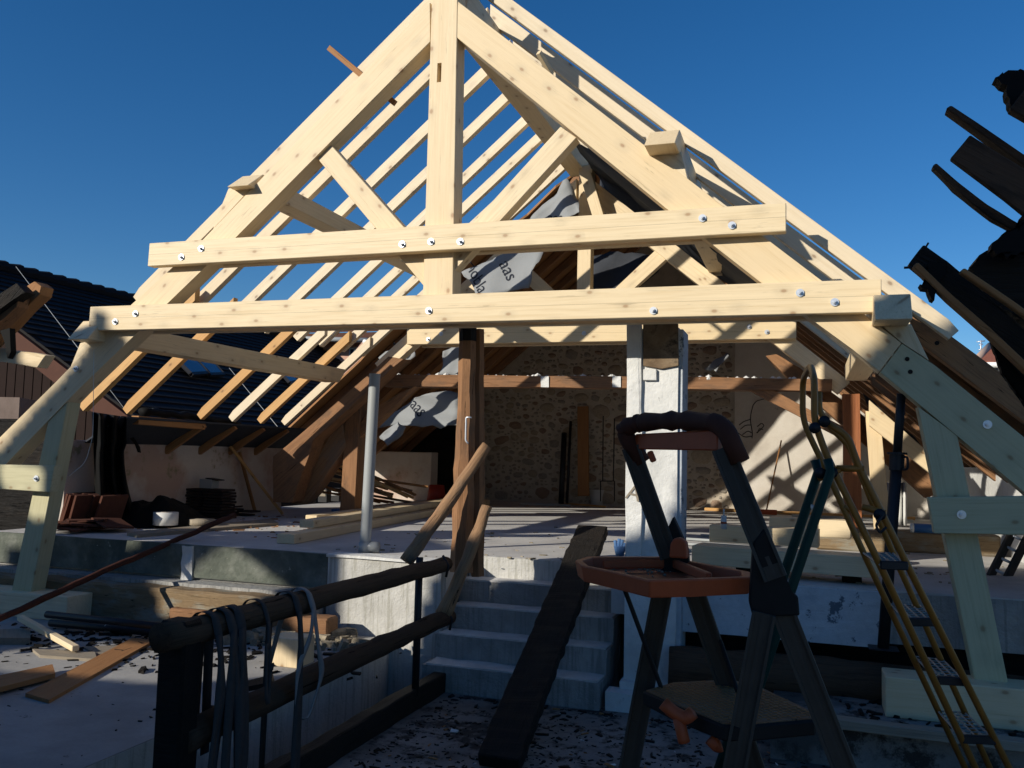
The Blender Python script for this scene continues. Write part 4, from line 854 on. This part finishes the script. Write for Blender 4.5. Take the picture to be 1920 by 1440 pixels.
# legs (they run on down to the well floor)
def leg(x0, y0, x1, y1, Y0, m=ALU, w=.066, d=.03, dy=0):
    a, b = at(x0, y0, Y=Y0), at(x1, y1, Y=Y0+dy); k = (a.z-.02)/(a.z-b.z); e = a+(b-a)*k
    o = channel('leg', e, a, w, d, m, sg); e2 = beam('foot', e+Vector((0,0,-.018)), e+(a-e)*.05, w+.012, d+.012, BLACKPL, o); return o
leg(1433,1150,1378,1440,YN-.02); leg(1470,1150,1583,1440,YN+.02); leg(1244,1100,1180,1440,YF-.02); leg(1300,1100,1378,1330,YF+.03)
beam('stay', at(1170,1102,Y=2.9), at(1240,1290,Y=3.0), .012, .022, BLACKPL, sg, up=(0,1,0)); beam('stay', at(1350,1200,Y=2.95), at(1384,1300,Y=2.85), .012, .022, BLACKPL, sg, up=(0,1,0))
# platform with tread plate
zp = EYE-.755
def pq(x, y, dz=0): return at(x, y, Z=zp+dz)
cr = [pq(1204,1295), pq(1258,1280), pq(1370,1274), pq(1430,1290), pq(1532,1338), pq(1530,1350), pq(1395,1362), pq(1355,1360), pq(1268,1325)]
bm = bmesh.new(); prism(bm, [p+Vector((0,0,-.045)) for p in cr], (0,0,.045)); bevel(bm,.006); plat = link('platform', bm, BLACKPL, sg)
bm = bmesh.new(); cc = sum(cr, Vector())/len(cr)
prism(bm, [p+(cc-p)*.05 for p in cr], (0,0,.004))
plt_ = link('tread_mat', bm, LOG, plat)
def inside(p, poly):
    c = False
    for i in range(len(poly)):
        a, b = poly[i], poly[i-1]
        if (a.y > p.y) != (b.y > p.y) and p.x < (b.x-a.x)*(p.y-a.y)/(b.y-a.y)+a.x: c = not c
    return c
bm = bmesh.new(); x0, x1 = min(p.x for p in cr), max(p.x for p in cr); y0, y1 = min(p.y for p in cr), max(p.y for p in cr); ii = 0
yy_ = y0
inn = [p+(cc-p)*.09 for p in cr]
while yy_ < y1:
    xx = x0 + (.014 if ii % 2 else 0)
    while xx < x1:
        p = Vector((xx, yy_, zp+.004))
        if inside(p, inn):
            M = Matrix.Translation(p) @ Matrix.Rotation(.6 if ii % 2 else -.75,4,'Z')
            prism(bm, [M @ Vector(q) for q in ((-.008,-.0022,0),(.008,-.0022,0),(.008,.0022,0),(-.008,.0022,0))], (0,0,.0022))
        xx += .027
    yy_ += .016; ii += 1
link('tread_ribs', bm, FORM, plat)['kind'] = 'stuff'
for pts, rr in (([(1243,1318),(1262,1335),(1285,1348),(1300,1336)],.020),([(1272,1345),(1280,1380),(1283,1392)],.018),([(1330,1385),(1345,1400),(1352,1398)],.018)):
    tube('clamp', fillet([at(x,y,Y=2.72) for x,y in pts]), rr, REDPL, sg, sides=9)

# ------------------------------------------------------------------ yellow ladder with green back legs
yl = empty('folding_ladder', (.3,4.2,0), 'yellow tubular folding ladder with dark green back legs', 'ladder')
TR = [(.405,((1619,1037),(1650,1059),(1702,1061),(1674,1037))),(.655,((1669,1133),(1702,1166),(1759,1166),(1724,1135))),(.905,((1715,1231),(1757,1275),(1809,1278),(1768,1237))),(1.155,((1759,1333),(1803,1385),(1866,1388),(1809,1336)))]
cols = [[],[],[],[]]
for dz, q in TR:
    P = [at(x, y, Z=EYE-dz) for x, y in q]
    for k in range(4): cols[k].append(P[k])
    g = beam('tread_frame', P[1], P[2], .025, .035, DARKSTEEL, yl)
    bm = bmesh.new()
    for k in range(5): u = k/4; tube_bm(bm, [P[1].lerp(P[2],u), P[0].lerp(P[3],u)], .0055, 4)
    for k in range(9): u = k/8; tube_bm(bm, [P[1].lerp(P[0],u), P[2].lerp(P[3],u)], .0035, 4)
    link('grating', bm, GRAT, g)
def ext(c, dz=.0):
    a, b = c[0], c[-1]; k = (b.z-.02)/(a.z-b.z); return b+(b-a)*k
bk_top = [at(1610,880,Y=4.25), at(1590,838,Y=4.25), at(1545,795,Y=4.3)]
def yt(name, pts, r=.0145): tube(name, fillet(pts, 5, .35), r, YELLOW, yl, sides=10)
yf, yb = cols[1][0].y, cols[0][0].y
# left pair loops up into the hand rails
yt('side_tube', [ext(cols[0]), cols[0][0], at(1560,905,Y=yb), at(1505,790,Y=yb), at(1505,712,Y=yb), at(1520,683,Y=(yb+yf)/2), at(1527,712,Y=yf), at(1527,790,Y=yf), at(1548,850,Y=yf), cols[1][0], ext(cols[1])])
yt('side_tube', [ext(cols[3]), cols[3][0], at(1618,900,Y=yb), at(1592,835,Y=yb), at(1555,800,Y=yb), at(1536,770,Y=yb), at(1536,735,Y=yb)])
yt('side_tube', [ext(cols[2]), cols[2][0], at(1608,870,Y=yf), at(1590,818,Y=yf), at(1545,790,Y=yf)])
for (a, b, Yq) in (((1568,878),(1620,879),yf),((1533,898),(1575,880),yf),((1581,950),(1600,958),yb),((1616,950),(1660,962),yf)): tube('cross_tube', [at(*a,Y=Yq), at(*b,Y=Yq)], .014, YELLOW, yl)
for x, y in ((1546,790),(1528,802),(1538,887),(1560,886),(1650,965)): p = at(x,y,Y=yf-.02); tube('joint', [p, p+Vector((0,.04,0))], .024, DARKSTEEL, yl, sides=10)
for (x0,y0,xm,ym,Yq) in ((1528,862,1534,886,yf+.05),(1551,860,1557,886,yf-.03)):
    a, b = at(xm,ym,Y=Yq), at(xm-72,ym+215,Y=Yq-.15); k = (a.z-.02)/(a.z-b.z); e = a+(b-a)*k
    tube('back_leg', [at(x0,y0,Y=Yq), a, e], .0195, BARGREEN, yl, sides=12)
beam('leg_tie', at(1515,947,Y=yf), at(1527,953,Y=yf), .014,.02, STEEL, yl)
tube('hand_clip', fillet([at(1655,965,Y=yf-.05),at(1642,985,Y=yf-.05),at(1650,1000,Y=yf-.05),at(1662,988,Y=yf-.05)]), .006, DARKSTEEL, yl, sides=6)

# ------------------------------------------------------------------ burnt roof remains close by on the right
bru = empty('burnt_roof_remains', (1.0,3.2,2.5), 'charred rafters and boards of the burnt roof jutting in from the right', 'burnt roof')
YB = 3.2
def bb(px, Y, th, m, nm='charred_rafter', rough=.008): return xzpoly(nm, px, Y, th, m, bru, rough=rough, axis=Vector((.8,0,-.55)))
bb([(1774,204),(1784,197),(1990,335),(1990,358)], YB, .06, BURNT)
bb([(1783,296),(1818,251),(1990,362),(1990,452)], YB-.1, .03, BURNT, 'scorched_board')
bb([(1748,312),(1756,305),(1800,345),(1850,385),(1925,425),(1918,440),(1860,410),(1790,355)], YB-.05, .05, BURNT)
bb([(1893,205),(1925,165),(1990,190),(1990,260)], YB-.1, .05, BURNT, 'scorched_board')
bb([(1704,495),(1733,458),(1775,490),(1990,680),(1990,790),(1870,640),(1790,570)], YB-.1, .05, CHAR, 'scorched_board')
bb([(1712,500),(1722,492),(1990,738),(1990,760)], YB-.16, .05, FORM, 'lath')
bb([(1800,508),(1808,500),(1990,625),(1990,640)], YB-.2, .04, FORM, 'lath')
def ragged(px, Y, seed, label_name, m=TARP, amp=5, depth=.06):
    r = random.Random(seed); out = []
    for (a, b) in zip(px, px[1:]+px[:1]):
        L = math.hypot(b[0]-a[0], b[1]-a[1]); n = max(1, int(L/6))
        for i in range(n): s = i/n; out.append((a[0]+(b[0]-a[0])*s+r.uniform(-amp,amp), a[1]+(b[1]-a[1])*s+r.uniform(-amp,amp)))
    pts = [at(x, y, Y=Y) for x, y in out]; bm = bmesh.new(); prism(bm, pts, (0, depth, 0)); bmesh.ops.triangulate(bm, faces=[f for f in bm.faces if len(f.verts) > 4])
    return link(label_name, bm, m, bru)
ragged([(1820,500),(1868,455),(1900,425),(1990,380),(1990,640),(1850,560)], YB-.02, 1, 'charred_lump', CHAR, 4, .2)
ragged([(1740,490),(1775,492),(1770,520),(1752,560),(1745,562),(1738,540),(1722,535),(1735,530)], YB-.15, 2, 'charred_rag', TARP, 3)
ragged([(1868,145),(1885,135),(1900,132),(1990,130),(1990,200),(1905,200),(1890,185),(1885,160)], YB-.05, 3, 'charred_rag', TARP, 4)
ragged([(1842,590),(1860,600),(1990,700),(1990,960),(1925,760),(1880,700)], YB-.05, 4, 'hanging_felt', TARP, 2, .03)
ragged([(1855,465),(1870,448),(1905,436),(1925,400),(1930,470),(1890,480)], YB-.12, 6, 'charred_rag', TARP, 5)
tube('nail', [at(1735,465,Y=YB-.1),at(1741,455,Y=YB-.1)], .003, DARKSTEEL, bru, sides=4); tube('nail', [at(1695,502,Y=YB-.1),at(1715,501,Y=YB-.1)], .004, DARKSTEEL, bru, sides=4)

# burnt remains at far left
bl_ = empty('burnt_eave_remains', (-5.4,5,2.2), 'broken charred rafters of the neighbouring eave at the left edge', 'burnt roof')
def lb(px, Y, th, m, nm='charred_rafter', ax=(.7,0,.7)): return xzpoly(nm, px, Y, th, m, bl_, rough=.010, axis=Vector(ax))
lb([(-40,625),(52,536),(66,527),(78,536),(74,552),(-40,668)], 5.2, .12, FORM)
lb([(-40,600),(20,548),(38,552),(30,575),(-40,640)], 5.1, .12, OLD); lb([(-40,575),(30,530),(46,548),(20,565),(-40,610)], 5.05, .10, CHAR)
lb([(-40,645),(20,655),(86,665),(70,688),(-40,672)], 5.3, .10, PINE, 'broken_board', (1,0,-.1))
ragged2 = [(0,620),(8,640),(14,672),(20,660),(18,615)]
pts = [at(x,y,Y=5.0) for x,y in ragged2]; bm = bmesh.new(); prism(bm, pts, (0,.05,0)); link('charred_rag', bm, TARP, bl_)

# ------------------------------------------------------------------ neighbouring houses
nb = empty('neighbour_house', (-12,18,-4), 'neighbouring house with a long dark tiled roof and three skylights', 'house')
RX, RZ, EX, EZ = -15.0, EYE+3.42, -8.9, EYE-.15
YG0, YG1 = 11.4, 27.0
bm = bmesh.new(); prism(bm, [(RX,YG0,RZ-.05),(EX,YG0,EZ-.05),(EX,YG0,EZ-.2),(RX,YG0,RZ-.2),(RX-6,YG0,EZ-.2),(RX-6,YG0,EZ-.05)], (0,YG1-YG0,0)); roof = link('roof', bm, TILE, nb)
sl_ = math.hypot(RX-EX, RZ-EZ); ux = Vector((EX-RX,0,EZ-RZ)).normalized(); un = Vector((-ux.z,0,ux.x)).normalized(); un = un if un.z > 0 else -un
bm = bmesh.new(); rows = 30; tw = .30
for i in range(rows):
    s0, s1 = sl_*i/rows, sl_*(i+1)/rows+.04; y = YG0-.05+(tw/2 if i % 2 else 0)
    while y < YG1:
        a = Vector((RX,y,RZ-.05))+ux*s0+un*.005; b = Vector((RX,y,RZ-.05))+ux*s1+un*.035; w = tw-.012
        v = [bm.verts.new(q) for q in (a, a+Vector((0,w,0)), b+Vector((0,w,0)), b, b-un*.025, b+Vector((0,w,0))-un*.025)]
        bm.faces.new((v[0],v[1],v[2],v[3])); bm.faces.new((v[3],v[2],v[5],v[4])); y += tw
link('tile_courses', bm, TILE, roof)['kind'] = 'stuff'
bm = bmesh.new(); y = YG0
while y < YG1: tube_bm(bm, [(RX,y,RZ+.0),(RX,y+.36,RZ+.03)], [.11,.13], 8); y += .36
link('ridge_tiles', bm, TILE, roof)['kind'] = 'stuff'
def onroof(x, y, off=.06):
    d = ray(x, y); n = un; p0 = Vector((RX,0,RZ-.05)) - Vector((0,0,EYE)); t = (p0.dot(n)+off)/d.dot(n); p = d*t; p.z += EYE; return p
for q in ([(322,670),(352,668),(386,702),(356,704)],[(366,676),(388,674),(414,704),(390,705)],[(530,708),(546,706),(556,718),(542,721)]):
    P = [onroof(x, y) for x, y in q]; bm = bmesh.new(); prism(bm, [p+un*.06 for p in P], un*.02); w = link('skylight', bm, GLASS, nb)
    cq = sum(P, Vector())/4
    bm = bmesh.new(); O = [p+(p-cq)*.12 for p in P]
    for i in range(4): tube_bm(bm, [O[i]+un*.05, O[(i+1)%4]+un*.05], .05, 4)
    link('skylight_frame', bm, DARKSTEEL, w)
bm = bmesh.new(); prism(bm, [(RX,YG0+.6,RZ-.3),(EX-.4,YG0+.6,EZ-.25),(EX-.4,YG0+.6,-4),(RX-5.6,YG0+.6,-4),(RX-5.6,YG0+.6,EZ-.25)], (0,YG1-YG0-1.2,0)); link('wall', bm, MAROON, nb)  # wall takes the dark board colour in place of its shadow
bm = bmesh.new(); a = Vector((RX-.0,YG0-.1,RZ-.1)); b = Vector((EX,YG0-.1,EZ-.1)); prism(bm, [a, b, b-Vector((0,0,.35)), a-Vector((0,0,.35))], (0,.12,0)); link('barge_board', bm, BROWNP, nb, axis=ux)
k = 0
for i in range(30):
    x = RX-.1+i*.2
    if x > EX-.5: break
    zt_ = RZ-.42+(x-RX)*(EZ-RZ)/(EX-RX); box('gable_board', (x,YG0+.5,EZ-.9), (x+.185,YG0+.58,max(EZ-.85,zt_)), MAROON, nb, bev=.004)
tube('roof_wire', [onroof(30,500,.4),onroof(240,775,.4)], .006, PVC, nb, sides=4); tube('roof_wire', [onroof(430,690,.4),onroof(545,830,.4)], .007, PVC, nb, sides=4)
# near gable wall stub at the far left, plaster with its shade in the colour
o = box('plaster_wall', (-11,8.4,ZL), (at(36,760,Y=8.4).x,8.7,EYE+.55), SHADEP, cuts=3, rough=.02); tag(o, 'broken pinkish wall end at the left edge below the burnt boards', 'wall')
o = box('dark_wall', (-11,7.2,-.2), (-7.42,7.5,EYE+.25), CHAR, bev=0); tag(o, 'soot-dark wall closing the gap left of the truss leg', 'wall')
# pink house behind
ph = empty('pink_house', (-14,25,-4), 'pink rendered house with white windows and brown eaves behind the rafters', 'house')
Yh = 25.0
a, b = at(525,645,Y=Yh), at(770,700,Y=Yh)
box('wall', (a.x-.6,Yh,-4), (b.x+.4,Yh+7,a.z+.05), PINK, ph, bev=0)
box('eave_soffit', (a.x-1.2,Yh-.7,a.z+.05), (b.x+1.0,Yh+.1,a.z+.22), BROWNP, ph)
tube('gutter', [at(532,634,Y=Yh-.75),at(690,638,Y=Yh-.75)], .08, PVC, ph)
bm = bmesh.new(); prism(bm, [(a.x-1.2,Yh-.75,a.z+.24),(b.x+1,Yh-.75,a.z+.24),(b.x+1,Yh-.7,a.z+.30),(a.x-1.2,Yh-.7,a.z+.30)], (0,5,1.7)); link('roof', bm, BROWNP, ph)
bm = bmesh.new()
for i in range(18):
    for j in range(34):
        x = a.x-1.2+j*.3; t = i/18; p = Vector((x, Yh-.72+5*t, a.z+.32+1.7*t)); prism(bm, [p, p+Vector((.27,0,0)), p+Vector((.27,.3,.08)), p+Vector((0,.3,.08))], (0,0,.03))
link('roof_tiles', bm, plain('brown_roof_tile', (.13,.085,.06), .8, 0, .5, 4), ph)['kind'] = 'stuff'
def window(x0, y0, x1, y1, Y, par, mull=True):
    a, b = at(x0, y1, Y=Y), at(x1, y0, Y=Y); w = box('window', (a.x,Y-.03,a.z), (b.x,Y+.05,b.z), WINF, par, bev=0)
    m_ = (a.x+b.x)/2; t = .05; pcs = [(a.x+t,m_-t/2),(m_+t/2,b.x-t)] if mull else [(a.x+t,b.x-t)]
    for u, v in pcs: box('pane', (u,Y-.045,a.z+t), (v,Y-.031,b.z-t), GLASS, w, bev=0)
    box('sill', (a.x-.05,Y-.1,a.z-.06), (b.x+.05,Y-.032,a.z-.002), WINF, w, bev=0)
window(570,652,590,684,Yh,ph); window(655,652,676,674,Yh,ph)
p, q = at(600,690,Y=Yh-.04), at(613,655,Y=Yh-.04); sh = box('shutter', (p.x,Yh-.06,p.z), (q.x,Yh-.02,q.z), FORM, ph, bev=.01); beam('shutter_brace', (p.x+.02,Yh-.07,p.z+.05), (q.x-.02,Yh-.07,q.z-.05), .02, .05, BROWNP, sh)
# second dark gable right of it
dg_ = empty('dark_gable_house', (-11.5,24,-4), 'small pink gable with a dark tiled roof right of the pink house', 'house')
q = [at(x,y,Y=23.4) for x,y in ((690,636),(735,600),(800,640),(770,700),(712,665))]
bm = bmesh.new(); prism(bm, q, (0,.3,0)); link('roof', bm, TILE, dg_)
q = [at(x,y,Y=23.2) for x,y in ((680,640),(690,640),(722,690),(640,720),(640,690))]; bm = bmesh.new(); prism(bm, q, (0,.1,0)); link('wall', bm, PINK, dg_)
tube('gutter', [at(682,640,Y=23.1),at(700,646,Y=23.1)], .07, WINF, dg_)
# red roofed house at right
rh = empty('red_roof_house', (7,36,-4), 'cream house with a hipped red tile roof beyond the right rafters', 'house')
Yr = 36.0
a, e = at(1830,690,Y=Yr), at(1990,690,Y=Yr)
box('wall', (a.x,Yr,-4), (e.x+3,Yr+8,at(1880,684,Y=Yr).z), CREAM, rh, bev=0)
q = [at(1828,682,Y=Yr-.5), at(1990,682,Y=Yr-.5)]; rid = [at(1857,652,Y=Yr+3.5), at(1990,652,Y=Yr+3.5)]
bm = bmesh.new(); v = [bm.verts.new(p) for p in (q[0], q[1], rid[1], rid[0])]; bl4 = bm.verts.new(Vector((q[0].x,Yr+8.5,q[0].z))); br4 = bm.verts.new(Vector((q[1].x,Yr+8.5,q[1].z)))
bm.faces.new(v); bm.faces.new((v[0],v[3],bl4)); bm.faces.new((v[3],v[2],br4,bl4)); bm.faces.new((v[0],bl4,br4,v[1])); bm.faces.new((v[1],br4,v[2])); rr_ = link('roof', bm, REDTILE, rh)
bm = bmesh.new()
for i in range(16):
    t = i/16; A_ = q[0].lerp(rid[0],t); B_ = q[1].lerp(rid[1],t); x = A_.x
    while x < B_.x: p = Vector((x,A_.y-.02,A_.z+.05)); prism(bm, [p, p+Vector((.3,0,0)), p+Vector((.3,.33,.1)), p+Vector((0,.33,.1))], (0,0,.04)); x += .33
link('tile_courses', bm, REDTILE, rr_)['kind'] = 'stuff'
tube('hip_tiles', [q[0]+Vector((0,0,.08)), rid[0]+Vector((0,0,.1))], .13, plain('pale_hip_tile',(.5,.36,.28),.8), rh); tube('gutter', [q[0]+Vector((0,-.1,-.05)), q[1]+Vector((0,-.1,-.05))], .1, WINF, rh)
window(1862,688,1882,708,Yr,rh); window(1893,688,1905,708,Yr,rh); window(1910,688,1924,708,Yr,rh)
an = empty('tv_antenna', at(1839,655,Y=Yr+3), 'thin rooftop antenna against the sky at right', 'antenna')
tube('mast', [at(1839,668,Y=Yr+3),at(1839,638,Y=Yr+3)], .03, STEEL, an, sides=5)
for y_, w_ in ((640,8),(646,4),(655,5)): tube('element', [at(1839-w_,y_+1,Y=Yr+3),at(1839+w_,y_-1,Y=Yr+3)], .02, STEEL, an, sides=4)
# ------------------------------------------------------------------ added board screen out of view, shaped to cast the shade over the stair well
sc_ = empty('shade_screen', (-8,-2,-4), 'added board wall out of view behind the viewer, cut to cast the shade', 'board wall')
top_pts = [(-15.2,2.9),(-14.6,3.9),(-12.76,5.62),(-12.4,5.95),(-11.73,6.62),(-11.58,6.80),(-11.48,6.60),(-11.30,5.95),(-10.15,5.60),(-9.98,5.0),(-9.98,4.45),(-9.6,4.10),(-9.32,4.31),(-9.24,4.75),(-9.14,5.02),(-9.0,5.16),(-7.70,5.20),(-7.45,5.34),(-7.24,5.42),(-7.10,5.88),(-5.75,6.25),(-5.42,6.68),(-4.6,7.2),(-3,7.9),(-1.2,8.0)]
def top_at(x):
    for (a, b), (c, d) in zip(top_pts, top_pts[1:]):
        if a <= x <= c: return b+(d-b)*(x-a)/(c-a) if c > a else b
    return 0
holes = [[(-11.14,5.14),(-11.70,4.72),(-11.35,4.62),(-11.30,4.40),(-10.85,4.26),(-10.28,4.58),(-10.58,4.84)],
         [(-10.7,3.95),(-10.6,3.60),(-9.9,3.46),(-8.7,3.55),(-8.62,3.86),(-9.0,4.06),(-9.9,4.0)],
         [(-12.62,5.42),(-12.5,5.50),(-12.05,5.42),(-12.1,5.05),(-12.35,5.0)]]  # openings placed to let the sun patches through the screen
def in_poly(x, z, P):
    c = False
    for i in range(len(P)):
        (ax, az_), (bx, bz) = P[i], P[i-1]
        if (az_ > z) != (bz > z) and x < (bx-ax)*(z-az_)/(bz-az_)+ax: c = not c
    return c
x = -15.2; rb = random.Random(2)
while x < -1.25:
    fine = -13.2 < x < -4.4; w = .07 if fine else rb.uniform(.22,.3); xm = x+w/2; zt_ = top_at(xm) + rb.uniform(-.02,.02)
    z = -4.0; seg = z; solid = True; segs = []
    while z < zt_:
        s = not any(in_poly(xm, z, P) for P in holes)
        if s != solid:
            if solid: segs.append((seg, z))
            else: seg = z
            solid = s
        z += .02
    if solid: segs.append((seg, zt_))
    for k, (a, b) in enumerate(segs):
        box('board', (x, -2.0-.012*(int(x*50) % 2), a), (x+w-.001, -1.965, b), BURNT, sc_, bev=0, axis=(0,0,1))
    x += w
for zz1 in (.5, 3.0): box('cross_rail', (-15.2,-2.16,zz1), (-1.2,-2.02,zz1+.14), CHAR, sc_, bev=0)
